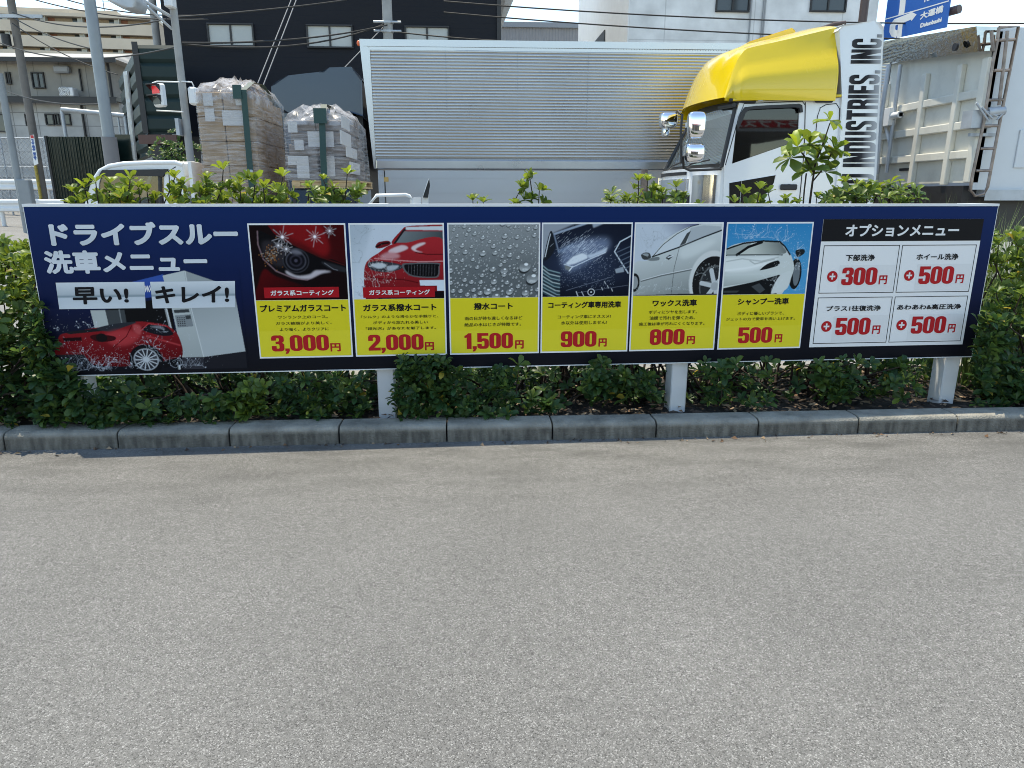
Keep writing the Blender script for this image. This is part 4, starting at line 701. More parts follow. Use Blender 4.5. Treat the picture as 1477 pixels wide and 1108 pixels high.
# white side fairing and lettering
fair = [q4(*p) for p in ((1140, 160), (1162, 137), (1330, 121), (1360, 130), (1374, 152), (1376, 200), (1336, 940))]; fair += [(q4(1325, 1000)[0], .72), (q4(1150, 1000)[0]+.004, .72), (q4(1152, 522)[0]+.004, q4(1152, 522)[1])]
b = MB(); b.prism(fair, Yn-.012, Yf); fa = b.build('side_fairing', M['truckwhite'], tr, bev=.03, seg=3)
LET = {'O': DIG['0'], ',': DIG[','], '.': [[(0, 0), (.17, 0), (.17, .17), (0, .17)]], 'I': [[(0, 0), (.19, 0), (.19, 1), (0, 1)]], 'N': [[(0, 0), (.17, 0), (.17, .5), (.33, 0), (.5, 0), (.5, 1), (.33, 1), (.33, .52), (.19, 1), (0, 1)]],
 'U': [[(0, 1), (0, .2), (.03, .07), (.12, 0), (.38, 0), (.47, .07), (.5, .2), (.5, 1), (.315, 1), (.315, .2), (.28, .165), (.22, .165), (.185, .2), (.185, 1)]],
 'D': [[(0, 0), (.34, 0), (.46, .06), (.5, .18), (.5, .82), (.46, .94), (.34, 1), (0, 1)], [(.185, .17), (.28, .17), (.315, .21), (.315, .79), (.28, .83), (.185, .83)]],
 'S': [[(.5, .68), (.5, .84), (.46, .94), (.37, 1), (.13, 1), (.03, .93), (0, .82), (0, .64), (.05, .54), (.3, .38), (.315, .3), (.315, .2), (.28, .165), (.22, .165), (.185, .2), (.185, .33), (0, .33), (0, .16), (.04, .06), (.13, 0), (.37, 0), (.47, .07), (.5, .18), (.5, .38), (.45, .48), (.2, .64), (.185, .7), (.185, .8), (.22, .835), (.28, .835), (.315, .8), (.315, .68)]],
 'T': [[(.16, 0), (.345, 0), (.345, .83), (.5, .83), (.5, 1), (0, 1), (0, .83), (.16, .83)]], 'E': [[(0, 0), (.44, 0), (.44, .17), (.185, .17), (.185, .42), (.4, .42), (.4, .59), (.185, .59), (.185, .83), (.44, .83), (.44, 1), (0, 1)]],
 'R': [[(0, 0), (.185, 0), (.185, .42), (.25, .42), (.31, .36), (.31, 0), (.5, 0), (.5, .4), (.42, .49), (.5, .58), (.5, .84), (.46, .95), (.36, 1), (0, 1)], [(.185, .57), (.27, .57), (.315, .62), (.315, .79), (.28, .83), (.185, .83)]],
 'C': [[(.5, .64), (.5, .82), (.46, .94), (.37, 1), (.13, 1), (.04, .94), (0, .82), (0, .18), (.04, .06), (.13, 0), (.37, 0), (.46, .06), (.5, .18), (.5, .38), (.315, .38), (.315, .2), (.28, .165), (.22, .165), (.185, .2), (.185, .8), (.22, .835), (.28, .835), (.315, .8), (.315, .64)]]}
LW = {'I': .25, ',': .22, '.': .22, ' ': .3, 'E': .49}
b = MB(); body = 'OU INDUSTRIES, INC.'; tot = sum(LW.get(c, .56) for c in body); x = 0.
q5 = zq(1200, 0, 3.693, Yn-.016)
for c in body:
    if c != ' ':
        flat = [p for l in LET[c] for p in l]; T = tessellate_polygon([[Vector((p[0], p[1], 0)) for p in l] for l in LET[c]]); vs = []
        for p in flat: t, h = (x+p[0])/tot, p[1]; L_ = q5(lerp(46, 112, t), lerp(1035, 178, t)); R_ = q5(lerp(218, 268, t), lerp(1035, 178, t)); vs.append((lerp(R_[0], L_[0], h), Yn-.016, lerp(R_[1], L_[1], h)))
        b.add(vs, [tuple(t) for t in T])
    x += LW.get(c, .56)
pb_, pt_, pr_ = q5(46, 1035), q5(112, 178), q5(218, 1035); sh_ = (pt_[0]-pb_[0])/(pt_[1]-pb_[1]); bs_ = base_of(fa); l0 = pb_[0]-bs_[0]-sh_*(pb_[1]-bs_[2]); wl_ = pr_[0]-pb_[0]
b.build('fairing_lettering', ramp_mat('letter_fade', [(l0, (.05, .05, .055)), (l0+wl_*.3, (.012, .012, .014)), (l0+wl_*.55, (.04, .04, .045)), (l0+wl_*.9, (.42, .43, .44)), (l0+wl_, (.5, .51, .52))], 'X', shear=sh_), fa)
# mirrors
def mirror(par, px, py, Y, w_, h_, arm, t_=.16):
    c = at(px, py, Y); b = MB(); vs = []; n, k = 28, 18; sp = lambda v, e: math.copysign(abs(v)**e, v)
    for i in range(k+1):
        th = math.pi*(i/k-.5)
        for j in range(n): ph = 2*math.pi*j/n; vs.append((c[0]+w_/2*sp(math.cos(th), .45)*sp(math.cos(ph), .5)*(1+.12*math.sin(th)), Y+t_/2*sp(math.cos(th), .6)*sp(math.sin(ph), .75), c[2]+h_/2*sp(math.sin(th), .55)))
    b.add(vs, [(i*n+j, i*n+(j+1) % n, (i+1)*n+(j+1) % n, (i+1)*n+j) for i in range(k) for j in range(n)], 0, True); mo = b.build('mirror', M['chrome'], par)
    if arm: b = MB(); b.tube([tuple(at(*p)) for p in arm], .016, 8); b.build('mirror_arm', M['black'], mo)
mirror(tr, 1004.3, 181, 5.12, .225, .32, [(983, 236, 5.15), (982, 190, 5.12), (984, 165, 5.15)]); mirror(tr, 1001, 221, 5.15, .25, .23, [(985, 225, 5.15), (986, 242, 5.2), (995, 246, 5.3), (1040, 244, 5.42)], .24); mirror(tr, 964, 174, 7.9, .3, .25, [(975, 163, 7.95), (978, 160, 7.8), (982, 165, 7.75)], .24); mirror(tr, 960, 191, 7.95, .12, .15, None)
b = MB(); b.box(xf+.3, 6.1, 6.2, 7.0, gz+.6, gz+.9); b.box(xf+.3, xr+.6, Yn+.1, Yf-.1, gz+.55, gz+.95); b.build('chassis', M['black'], tr)
for X in (xf+.9, 5.4):
    for Y in (Yn+.06, Yf-.36): wheel(tr, X, Y, gh(X, 6.6)+.5)
# --- tipper trailer behind the tractor
tl = thing('tipper_trailer', 'grey ribbed tipper trailer with polished hood and rusty corner ladder', 'trailer', (9, 6.6, gh(9, 6.6)))
XW = 6.4; WL = Fr(XW, Yn, math.pi/2); Q5 = lambda x, y: WL.pt(1200+x/3.693, y/3.693)
ztop = float(at(1440, 39, Yn)[2]); zbot = Q5(640, 975)[1]
b = MB(WL); b.box(0, 2.4, -.06, 0, zbot, ztop-.05); hd = b.build('headboard', M['tipper'], tl)
b = MB(WL)
def vr(x0, y0, x1, y1, wd=.1, dp=.075):
    s0, z0 = Q5(x0, y0); s1, z1 = Q5(x1, y1); s = (s0+s1)/2; b.box(s-wd/2, s+wd/2, .001, dp, zbot-.03, ztop-.35)
vr(530, 310, 435, 960); vr(718, 310, 608, 975); b.box(2.28, 2.4, .001, .075, zbot, ztop-.35); b.box(0, .12, .001, .075, zbot, ztop-.35)
zr = [Q5(600, y)[1] for y in (537, 685, 833)]
for z in zr: b.box(.12, 2.28, .001, .062, z-.055, z+.055)
b.build('rib', M['tipper'], hd, bev=.012)
A = at(1408.5, 38, Yn); B_ = at(1411, 74.5, Yn); Cc = at(1273, 60, Yf); D = at(1273, 92, Yf)
b = MB(); v_ = [tuple(A), tuple(B_), (XW+.02, Yn, B_[2]+.02), (XW+.02, Yn, ztop), tuple(Cc), tuple(D), (XW+.02, Yf, D[2]+.02), (XW+.02, Yf, ztop)]
b.add(v_, [(0, 1, 5, 4), (0, 3, 2, 1), (4, 5, 6, 7), (1, 2, 6, 5), (0, 4, 7, 3)]); b.build('hood', M['stainless'], tl)
b = MB(); s_ = at(1397, 62, Yn); b.cyl((A[0]-.005, 5.75, lerp(A[2], B_[2], .6)), (1, 0, 0), .05, .03, 14); b.build('hood_hole', M['black'], tl)
b = MB(); b.box(XW, 14, Yn, Yn+.06, 1.42, ztop); b.box(XW, 14, Yf-.06, Yf, 1.42, ztop); b.box(13.94, 14, Yn, Yf, 1.42, ztop); sp_ = b.build('side_wall', M['tipperside'], tl)
b = MB(); c0 = q5(1005, 690); c1 = q5(965, 895); b.box(c0[0], 8.2, Yn-.02, Yn-.001, c1[1], c0[1]); b.build('side_panel', M['tipperside'], sp_, bev=.015)
b = MB(); b.box(XW+.15, 14, Yn-.05, Yn+.2, 1.33, 1.418); b.box(XW+.15, 14, Yn-.06, Yn-.052, 1.28, 1.42); b.build('bottom_rail', M['galv'], tl)
b = MB(); b.box(5.2, 14, 6.1, 6.35, .75, 1.1); b.box(5.2, 14, 6.85, 7.1, .75, 1.1); b.box(5.6, 6.3, Yn+.3, Yf-.2, .75, 1.18); b.box(XW-.05, 13.9, Yn+.12, Yf-.1, .72, zbot-.04); b.build('chassis', M['black'], tl)  # last, full-width black block also stands in for the shadow under the body
for X in (10.5, 11.8, 13.1):
    for Y in (Yn+.06, Yf-.36): wheel(tl, X, Y, gh(X, 6.6)+.52)
q6 = lambda x, y, Y=5.28: tuple(at(1380+x/4.103, 30+y/4.103, Y))
b = MB(); b.tube([q6(*p) for p in ((250, 40), (240, 120), (215, 240), (160, 600), (88, 940), (80, 1005), (108, 1036), (160, 1022), (182, 985), (270, 520), (365, 35), (250, 40))], .021, 6)
for x0, y0, x1, y1 in ((222, 118, 345, 112), (218, 295, 308, 293), (185, 470, 272, 468), (158, 622, 250, 622), (138, 757, 222, 755), (112, 888, 198, 886)): b.tube([q6(x0, y0), q6(x1, y1)], .02, 6)
b.tube([q6(205, 60), q6(215, 180)], .022, 6); b.tube([q6(300, 60), q6(250, 500)], .022, 6); b.build('ladder', M['rust'], tl)
b = MB(); c = at(1380+215/4.103, 30+540/4.103, 5.34); b.cyl((c[0], 5.3, c[2]), (1, 0, .1), .06, .22, 14); b.box(c[0]-.3, c[0]-.02, 5.3, 5.5, c[2]-.2, c[2]+.02); b.box(c[0]-.25, c[0]+.1, 5.35, 5.4, c[2]-.3, c[2]-.26)
for k in range(5): b.tube([(c[0]-.3+.08*k, 5.27, c[2]+.1-.05*k), (c[0]-.1+.05*k, 5.26, c[2]-.12+.03*k)], .014, 5)
b.build('tarp_motor', M['galv'], tl)
b = MB(WL); s_, z_ = Q5(330, 625)
b.box(s_-.2, s_+.2, .08, .2, z_-.14, z_+.12); b.box(s_-.4, s_+.05, .1, .16, z_-.03, z_+.03); b.cyl((s_-.3, .14, z_), (1, 0, 0), .05, .2, 10); b.tube([(s_, .12, z_-.12), (s_-.15, .1, z_-.4)], .03, 6); b.build('tarp_bracket', M['steelwhite'], tl)
b = MB(); b.tube([tuple(at(1200+x/3.693, y/3.693, 7.0)) for x, y in ((302, 345), (262, 620), (236, 930))], .035, 8); b.tube([tuple(at(1200+x/3.693, y/3.693, 7.3)) for x, y in ((365, 345), (320, 690), (290, 920))], .03, 8); b.build('front_stay', M['galv'], tl)
b = MB(WL); s0, z0 = Q5(355, 862); b.box(s0-.12, s0+.3, .001, .05, z0-.03, z0+.02); s0, z0 = Q5(395, 903); b.box(s0-.15, s0+.15, .001, .02, z0-.02, z0+.02, m=1); b.build('step_plate', [M['tipper'], M['black']], hd)
# --- aluminium wing truck
bt = thing('box_truck', 'long silver corrugated box truck with dark navy cab', 'truck', (2, 9.8, gh(2, 9.8)))
Yb = 8.6; XR = 7.6
TL = q3(62, 192); TR_ = q3(1500, 212); slope = (TR_[1]-TL[1])/(TR_[0]-TL[0])*.4
zl = lambda y, x=600: q3(x, y)[1]
post = [q3(62, 194), q3(112, 234), q3(141, 772), q3(133, 816)]
b = MB(); b.prism([q3(66, 200), (XR, zl(200)), (XR, zl(820)), q3(135, 816)], Yb+.03, 11.0); bx = b.build('cargo_box', M['alupanel'], bt)
b = MB(); b.prism(post, Yb-.01, Yb+.2); b.build('corner_post', M['alu'], bt, bev=.01)
zA, zB_ = zl(243), zl(766); n = 35; pitch = (zA-zB_)/n; P_ = []
for i in range(n):
    z = zA-i*pitch
    P_ += [(z, 0.), (z-pitch*.12, -.004), (z-pitch*.2, -.0052), (z-pitch*.45, -.0062), (z-pitch*.7, -.0052), (z-pitch*.8, -.004), (z-pitch*.9, .002)]
P_.append((zB_, 0.))
xl = lambda z: float(np.interp(z, [q3(140, 770)[1], q3(112, 240)[1]], [q3(142, 770)[0], q3(114, 240)[0]]))
b = MB(); vs = []
NXC = 40
for z, o in P_:
    for k in range(NXC+1): X = lerp(xl(z), XR, k/NXC); vs.append((X, Yb+o+.0022*math.sin(X*2.1+z*1.3)+.0015*math.sin(X*5.3), z))
n1 = NXC+1; b.add(vs, [(j*n1+k, j*n1+k+1, (j+1)*n1+k+1, (j+1)*n1+k) for j in range(len(P_)-1) for k in range(NXC)], 0, True)
for xj in (478, 828, 1173): 
    X = q3(xj, 240)[0]
    for k in range(n): b.box(X-.008, X+.008, Yb-.014, Yb-.0105, zA-(k+.5)*pitch-.009, zA-(k+.5)*pitch+.007, m=1)
k = 0; X = q3(116, 230)[0]
while X < XR: b.ball((X, Yb-.008, zl(229)), .008, .006, .008, 6, 4, 1); b.ball((X, Yb-.006, zl(765)-.006), .007, .006, .007, 6, 4, 1); X += .045
b.build('wing_panel', [M['wing'], M['galv']], bt)
b = MB(); b.prism([q3(62, 190), (XR, zl(190)), (XR, zl(222)), q3(80, 224)], Yb-.02, Yb+.1); b.prism([q3(82, 225), (XR, zl(225)), (XR, zl(241)), q3(112, 241)], Yb-.006, Yb+.1); b.build('top_rail', M['alu'], bt, bev=.012)
b = MB(); z1, z2 = zl(774), zl(822); b.box(q3(141, 772)[0], XR, Yb-.03, Yb+.05, z2, z1, bev=.02); b.build('wing_sill', M['alu'], bt)
zg = gh(2, 9.8)+.95; xg = q3(152, 840)[0]
b = MB(); b.box(xg+.12, XR, Yb-.012, Yb+.03, zg, zl(826))
for k in range(4): zz = lerp(zg, zl(826), (k+.5)/4); b.box(xg+.12, XR, Yb-.016, Yb-.013, zz-.004, zz+.004)
gt = b.build('drop_gate', M['alupanel'], bt)
b = MB(); b.box(xg, xg+.1, Yb-.025, Yb+.05, zg-.1, zl(826), bev=.008); b.box(xg+.02, xg+.08, Yb-.04, Yb-.026, zl(850), zl(832)); b.build('gate_pillar', M['galv'], bt)
b = MB(); s0 = q3(181, 880); s1 = q3(203, 858); b.box(s0[0], s1[0], Yb-.019, Yb-.0165, s0[1], s1[1]); b.build('sticker', mat('sticker', (.55, .36, .12), .5), gt)
xg2 = q3(1425, 830)[0]; b = MB(); b.box(xg2, xg2+.12, Yb-.035, Yb-.013, zg-.1, zl(815), bev=.008); b.build('gate_pillar', M['rust'], bt)
b = MB(); b.ball((q3(58, 208)[0], Yb+.02, q3(58, 208)[1]), .035, .03, .045); b.build('marker_lamp', mat('orange_lens', (.75, .14, .04), .3), bt)
b = MB(); b.box(-4.3, XR, 9.2, 9.4, zg-.5, zg-.1); b.box(-4.3, XR, 10.2, 10.4, zg-.5, zg-.1); b.build('chassis', M['black'], bt)
for X in (-3.4, 4.6, 5.7):
    for Y in (Yb+.06, 10.7): wheel(bt, X, Y, gh(X, 9.8)+.48)
dfp = [q2(*p) for p in ((636, 462), (650, 438), (668, 424), (720, 409), (800, 399), (885, 390), (905, 376), (940, 366), (1055, 362), (1075, 372), (1115, 425), (1120, 620), (1060, 600), (740, 600), (640, 540))]
b = MB(); b.prism(dfp, 8.75, 10.85); b.build('roof_deflector', M['navy'], bt, bev=.16, seg=5)
cab = [q2(632, 545), q2(655, 600), q2(1060, 601), q2(1062, 640)]; cab = [(cab[0][0], 1.75), q2(645, 602), q2(1060, 602), (q2(1060, 602)[0], .7), (cab[0][0]-.08, .7)]
cw = [(cab[0][0]+.35, 1.8), (cab[1][0]+.35, cab[1][1]-.12), (cab[2][0]-.4, cab[1][1]-.12), (cab[2][0]-.4, 1.7)]
b = MB(); b.prism(cab, 8.7, 8.76, holes=[cw]); b.prism(cab, 10.84, 10.9, holes=[cw]); b.box(cab[2][0]-.05, cab[2][0], 8.76, 10.84, .7, cab[2][1]); b.box(cab[1][0]+.05, cab[2][0]-.05, 8.76, 10.84, cab[1][1]-.08, cab[1][1]-.02); b.box(cab[4][0], cab[4][0]+.1, 8.76, 10.84, .7, 1.75); b.build('cab', M['navy'], bt, bev=.02)
b = MB(); b.prism(cw, 8.72, 8.73); b.build('side_window', M['darkglass'], bt)
b = MB(); b.quad((cab[0][0]+.02, 8.8, 1.76), (cab[0][0]+.02, 10.8, 1.76), (cab[1][0]+.06, 10.8, cab[1][1]-.1), (cab[1][0]+.06, 8.8, cab[1][1]-.1)); b.build('windscreen', M['darkglass'], bt)
b = MB(); f_ = [q2(*p) for p in ((695, 418), (718, 380), (726, 382), (758, 408))]; b.prism(f_, 9.6, 9.64); b.build('roof_fin', M['darkglass'], bt)
b = MB(); b.box(q2(1066, 400)[0], q2(1100, 400)[0], 8.9, 10.8, 1.2, q2(1080, 400)[1]); b.build('dark_gap_block', M['black'], bt)  # black block standing in for the dark gap between cab and cargo box
# --- small white truck
kt = thing('small_truck', 'small white pickup truck carrying wrapped pallet loads', 'truck', (-3.9, 5.7, gh(-3.9, 5.7)))
kz = gh(-3.9, 5.7); Yk, Yk2 = 5.0, 6.42
ks = [qA(*p) for p in ((262, 425), (300, 362), (345, 292), (430, 247), (560, 225), (800, 214), (1040, 212), (1110, 235), (1122, 300))]; zk = kz+.42
ks += [(ks[-1][0], zk), (ks[0][0]-.22, zk), (ks[0][0]-.2, kz+.95)]
kw = [qA(*p) for p in ((338, 420), (362, 335), (378, 305), (975, 294), (942, 360), (944, 560))]; kw += [(kw[-1][0], .98), (qA(300, 560)[0], .98)]
b = MB(); b.prism(ks, Yk, Yk+.04, holes=[kw[::-1]]); b.prism(ks, Yk2-.04, Yk2, holes=[kw[::-1]])
roof = ks[1:8]; n = len(roof)
b.add([(p[0], Yk+.04, p[1]) for p in roof]+[(p[0]-.03, 5.7, p[1]+.03) for p in roof]+[(p[0], Yk2-.04, p[1]) for p in roof], [(r_*n+i, (r_+1)*n+i, (r_+1)*n+i+1, r_*n+i+1) for r_ in (0, 1) for i in range(2, n-1)], 0, True)
xk = ks[8][0]; b.box(xk-.04, xk, Yk+.04, Yk2-.04, zk, 1.15); b.box(xk-.04, xk, Yk+.04, Yk2-.04, 1.56, ks[6][1]-.02); b.box(xk-.04, xk, Yk+.04, Yk+.2, 1.15, 1.56); b.box(xk-.04, xk, Yk2-.2, Yk2-.04, 1.15, 1.56)
b.box(ks[0][0]-.21, ks[0][0]-.12, Yk+.04, Yk2-.04, zk, kz+.95); b.tube([(p[0], Yk+.015, p[1]-.012) for p in roof], .03, 8); kb_ = b.build('cab', M['white'], kt, bev=.014)
b = MB(); p0, p1 = qA(305, 372), qA(345, 300); b.quad((ks[0][0]-.15, Yk+.08, kz+.96), (ks[0][0]-.15, Yk2-.08, kz+.96), (qA(350, 290)[0], Yk2-.08, p1[1]), (qA(350, 290)[0], Yk+.08, p1[1])); b.build('windscreen', M['glass'], kt)
for y_ in (Yk+.012, Yk2-.02): b = MB(); b.prism(kw, y_, y_+.006); b.build('side_window', M['glass'], kt)
b = MB(); b.prism([qA(*p) for p in ((350, 345), (372, 300), (380, 292), (985, 283), (978, 300), (935, 352), (700, 345), (420, 345), (365, 350))], Yk-.03, Yk-.004); b.build('door_visor', M['black'], kt)
b = MB(); b.tube([(qA(x, y)[0], Yk-.001, qA(x, y)[1]) for x, y in ((1050, 262), (985, 300), (1003, 560), (1003, 800))], .006, 6); b.tube([(qA(900, 352)[0], Yk+.02, qA(900, 352)[1]), (qA(900, 700)[0], Yk+.02, .98)], .03, 6); b.build('door_seam', M['black'], kb_)
for y in (5.15, 5.75):
    b = MB(); b.box(xk-.6, xk-.12, y, y+.48, .7, .85, bev=.04); b.box(xk-.26, xk-.1, y, y+.48, .85, 1.3, bev=.04); b.box(xk-.24, xk-.13, y+.1, y+.36, 1.32, 1.5, bev=.03); b.build('seat', M['seat'], kt)
b = MB(); b.tube([(qA(640, 600)[0]+.1*math.sin(k*.524), 6.05+.18*math.cos(k*.524), 1.15+.15*math.sin(k*.524)) for k in range(13)], .014, 6); b.build('steering_wheel', M['black'], kt)
b = MB(); b.box(ks[0][0]-.1, ks[0][0]+.25, Yk+.06, Yk2-.06, .75, 1.03, bev=.04); b.build('dashboard', M['interior'], kt)
b = MB(); b.box(xk+.06, -1.3, Yk, Yk2, kz+.6, kz+.66); b.box(xk+.06, -1.3, Yk, Yk+.03, kz+.66, kz+.92); b.box(xk+.06, -1.3, Yk2-.03, Yk2, kz+.66, kz+.92); b.box(-1.33, -1.3, Yk+.03, Yk2-.03, kz+.66, kz+.92); b.build('bed', M['white'], kt)
b = MB(); b.box(xk+.05, xk+.09, Yk+.02, Yk2-.02, kz+.66, qA(1200, 214)[1], ); b.build('bed_guard', M['white'], kt)
b = MB(); b.box(ks[0][0]+.1, -1.5, 5.3, 6.1, kz+.4, kz+.58); b.build('chassis', M['black'], kt)
for X in (ks[0][0]+.25, -2.0):
    for Y in (Yk+.03, Yk2-.18): wheel(kt, X, Y, gh(X, 5.7)+.27, .27, .15)
# --- wrapped pallet loads standing on its bed
def wrapmat(lo_, hi_, sz_=17):
    m = bpy.data.materials.new('stretch_wrap'); m.use_nodes = True; t = m.node_tree; b = t.nodes['Principled BSDF']; N = t.nodes.new; L = t.links.new
    tc = N('ShaderNodeTexCoord'); mp = N('ShaderNodeMapping'); mp.inputs['Scale'].default_value = (1.6 if sz_ > 9 else 4, 1.6 if sz_ > 9 else 4, sz_); mp.inputs['Rotation'].default_value = (.15, .1, 0); L(tc.outputs['Object'], mp.inputs[0])
    n = N('ShaderNodeTexNoise'); n.inputs['Scale'].default_value = 2.4; n.inputs['Detail'].default_value = 7; n.inputs['Distortion'].default_value = .8; L(mp.outputs[0], n.inputs['Vector'])
    r = N('ShaderNodeMapRange'); r.inputs[1].default_value = .38; r.inputs[2].default_value = .72; r.inputs[3].default_value = lo_; r.inputs[4].default_value = hi_; L(n.outputs['Fac'], r.inputs[0])
    b.inputs['Base Color'].default_value = (.62, .62, .64, 1); b.inputs['Roughness'].default_value = .18; bu = N('ShaderNodeBump'); bu.inputs['Strength'].default_value = .45; bu.inputs['Distance'].default_value = .02; L(n.outputs['Fac'], bu.inputs['Height']); L(bu.outputs[0], b.inputs['Normal'])
    tr_ = N('ShaderNodeBsdfTransparent'); mx = N('ShaderNodeMixShader'); L(r.outputs[0], mx.inputs[0]); L(tr_.outputs[0], mx.inputs[1]); L(b.outputs[0], mx.inputs[2]); L(mx.outputs[0], t.nodes['Material Output'].inputs[0]); return m
M['wrap'] = wrapmat(.05, .5); M['wraptop'] = wrapmat(.12, .62, 4)
def wrap(par, x0, x1, y0, y1, z0, ztops, sd_, tap=.0):
    rg = np.random.default_rng(sd_); n = 48; lv = 16; b = MB(); vs = []; ph = rg.uniform(0, 6, 6)
    def ring(k, f, z, jit):
        a = 2*math.pi*k/n; c, s = math.cos(a), math.sin(a); q = (abs(c)**14+abs(s)**14)**(-1/14)
        w_ = 1+jit*(.5*math.sin(3*a+ph[0]+z*5)+.4*math.sin(7*a+ph[1]-z*9)+.3*math.sin(11*a+ph[2]+z*14))
        return ((x0+x1)/2+(x1-x0)/2*f*q*c*w_, (y0+y1)/2+(y1-y0)/2*f*q*s*w_, z)
    for j in range(lv): vs += [ring(k, 1.025-tap*j/lv, lerp(z0, ztops[0], j/(lv-1)), .012) for k in range(n)]
    for f, zz in zip((.9, .66, .4, .15), (.35, .75, .95, 1.)): vs += [tuple(np.array(ring(k, f-tap, 0, .05))+[0, 0, lerp(ztops[0], ztops[1], zz)+.03*math.sin(k*.7+ph[3]+f*9)+.02*math.sin(k*1.9+ph[4])]) for k in range(n)]
    R_ = lv+4; b.add(vs, [(j*n+k, j*n+(k+1) % n, (j+1)*n+(k+1) % n, (j+1)*n+k) for j in range(lv-2) for k in range(n)], 0, True)
    b.add(vs[(lv-2)*n:], [(j*n+k, j*n+(k+1) % n, (j+1)*n+(k+1) % n, (j+1)*n+k) for j in range(R_-lv+1) for k in range(n)]+[tuple((R_-lv+1)*n+k for k in range(n))], 1, True); b.build('stretch_wrap', [M['wrap'], M['wraptop']], par)
def strap(par, pts, Y0, wd=.07):
    b = MB(); P = [(x, y, z) for x, y, z in pts]
    b.add([(x-wd/2, y, z) for x, y, z in P]+[(x+wd/2, y, z) for x, y, z in P], [(i, i+1, len(P)+i+1, len(P)+i) for i in range(len(P)-1)], 0); b.build('strap', M['strap'], par)
pz = kz+.67
pl1 = thing('pallet_load', 'tall wrapped stack of brown cartons right behind the white pickup cab', 'pallet load', (-3.0, 5.55, pz), 'wrapped pallet loads on the white pickup')
b = MB()
x0, x1 = qP(222, 600)[0]+.02, qP(536, 600)[0]; zt1 = qP(300, 486)[1]
for k in range(3): b.box(x0, x1, 5.05+.62*k, 5.15+.62*k, pz, pz+.1)
b.box(x0, x1, 5.05, 6.4, pz+.101, pz+.12); b.build('pallet', M['wood'], pl1)
cs = [x0, qP(372, 600)[0], x1]; zs = [pz+.125+(zt1-pz-.125)*k/6 for k in range(7)]
for i in range(2):
    for j in range(6):
        for r_ in range(3):
            q = random.uniform(-.012, .012); b = MB(); b.box(cs[i]+.004, cs[i+1]-.004, 5.04+.455*r_+abs(q), 5.485+.455*r_, zs[j]+.002, zs[j+1]-.002-(.04 if (j == 5 and r_ == 2) else 0), bev=.008); b.build('carton', M['carton'] if (i+j) % 3 else M['cartongrey'] if False else M['carton'], pl1)
for x, y, u, v in ((268, 495, 312, 562), (278, 577, 322, 645), (372, 588, 478, 668), (440, 520, 476, 560)): b = MB(); a, c = qP(x, v), qP(u, y); b.box(a[0], c[0], 5.027, 5.03, a[1], c[1]); b.build('label_sheet', M['paper'], pl1)
wrap(pl1, x0-.02, x1+.03, 5.03, 6.44, pz, (zt1-.01, zt1+.2), 3)
zt_ = qP(480, 425)[1]; strap(pl1, [(qP(522, 940)[0], 4.99, qP(522, 940)[1]-.7), (qP(500, 640)[0], 4.985, qP(500, 640)[1]), (qP(488, 480)[0], 4.97, qP(488, 480)[1]), (qP(500, 425)[0], 5.2, zt_), (qP(495, 420)[0], 5.7, zt_+.04), (qP(495, 420)[0], 6.48, zt_-.2), (qP(495, 420)[0], 6.5, pz)], 5)
b = MB(); a, c = qP(436, 528), qP(474, 455); b.box(a[0], c[0], 4.96, 4.975, a[1], c[1]); b.build('corner_guard', M['strap'], pl1)
b = MB(); a, c = qP(503, 940), qP(538, 905); b.box(a[0], c[0], 4.955, 4.985, a[1], c[1], bev=.008); b.build('buckle', M['galv'], pl1)
pl2 = thing('pallet_load', 'shorter slumped wrapped load of dark cartons on a wooden pallet', 'pallet load', (-2.0, 5.55, pz), 'wrapped pallet loads on the white pickup')
x0, x1 = qP(705, 800)[0], qP(1050, 800)[0]; zp = qP(900, 1003)[1]; zp2 = qP(900, 962)[1]; zt2 = qP(900, 632)[1]
b = MB()
for k in range(3): b.box(x0+.05, x1+.08, 5.03+.6*k, 5.13+.6*k, zp+.02, zp2-.02)
b.box(x0+.05, x1+.08, 5.02, 6.36, zp2-.018, zp2); b.box(x0+.05, x1+.08, 5.02, 6.36, zp, zp+.018)
for k in range(3): b.box(lerp(x0+.05, x1, k/2), lerp(x0+.05, x1, k/2)+.1, 5.0, 5.02, zp+.019, zp2-.019)
b.build('pallet', M['wood'], pl2)
for j in range(5):
    for i in range(2):
        for r_ in range(3):
            q = random.uniform(-.025, .025); z0 = lerp(zp2, zt2, j/5); z1 = lerp(zp2, zt2, (j+1)/5); a = lerp(x0, x1, i/2)+q; c = lerp(x0, x1, (i+1)/2)+q*.5; f = .06*j/5; y0 = 5.06+.43*r_
            b = MB(); b.box(a+.006+f*(i == 0), c-.006-f*(i == 1), y0+abs(q), y0+.42, z0+.004, z1-.006, bev=.012); b.build('carton', M['cartongrey'], pl2)
def atX(px, py, X): d = ray(px, py); return CAM+d*((X-CAM[0])/d[0])
for x, y, u, v in ((1010, 720, 1058, 768), (1060, 875, 1105, 925), (1015, 640, 1050, 680), (1040, 800, 1090, 835)): b = MB(); a, c = atX(220+x/3.694, v/3.694, x1+.03), atX(220+u/3.694, y/3.694, x1+.03); b.box(x1+.012, x1+.026, a[1], c[1], a[2], c[2]); b.build('label_sheet', M['paper'], pl2)
for x, y, u, v in ((828, 700, 960, 782), (720, 650, 765, 705), (755, 745, 800, 800), (770, 830, 826, 950), (925, 830, 965, 940), (720, 830, 760, 880)): b = MB(); a, c = qP(x, v), qP(u, y); b.box(a[0], c[0], 5.03, 5.045, a[1], c[1]); b.build('label_sheet', M['paper'], pl2)
wrap(pl2, x0-.04, x1+.06, 5.0, 6.4, zp2, (zt2-.02, zt2+.2), 8, .08)
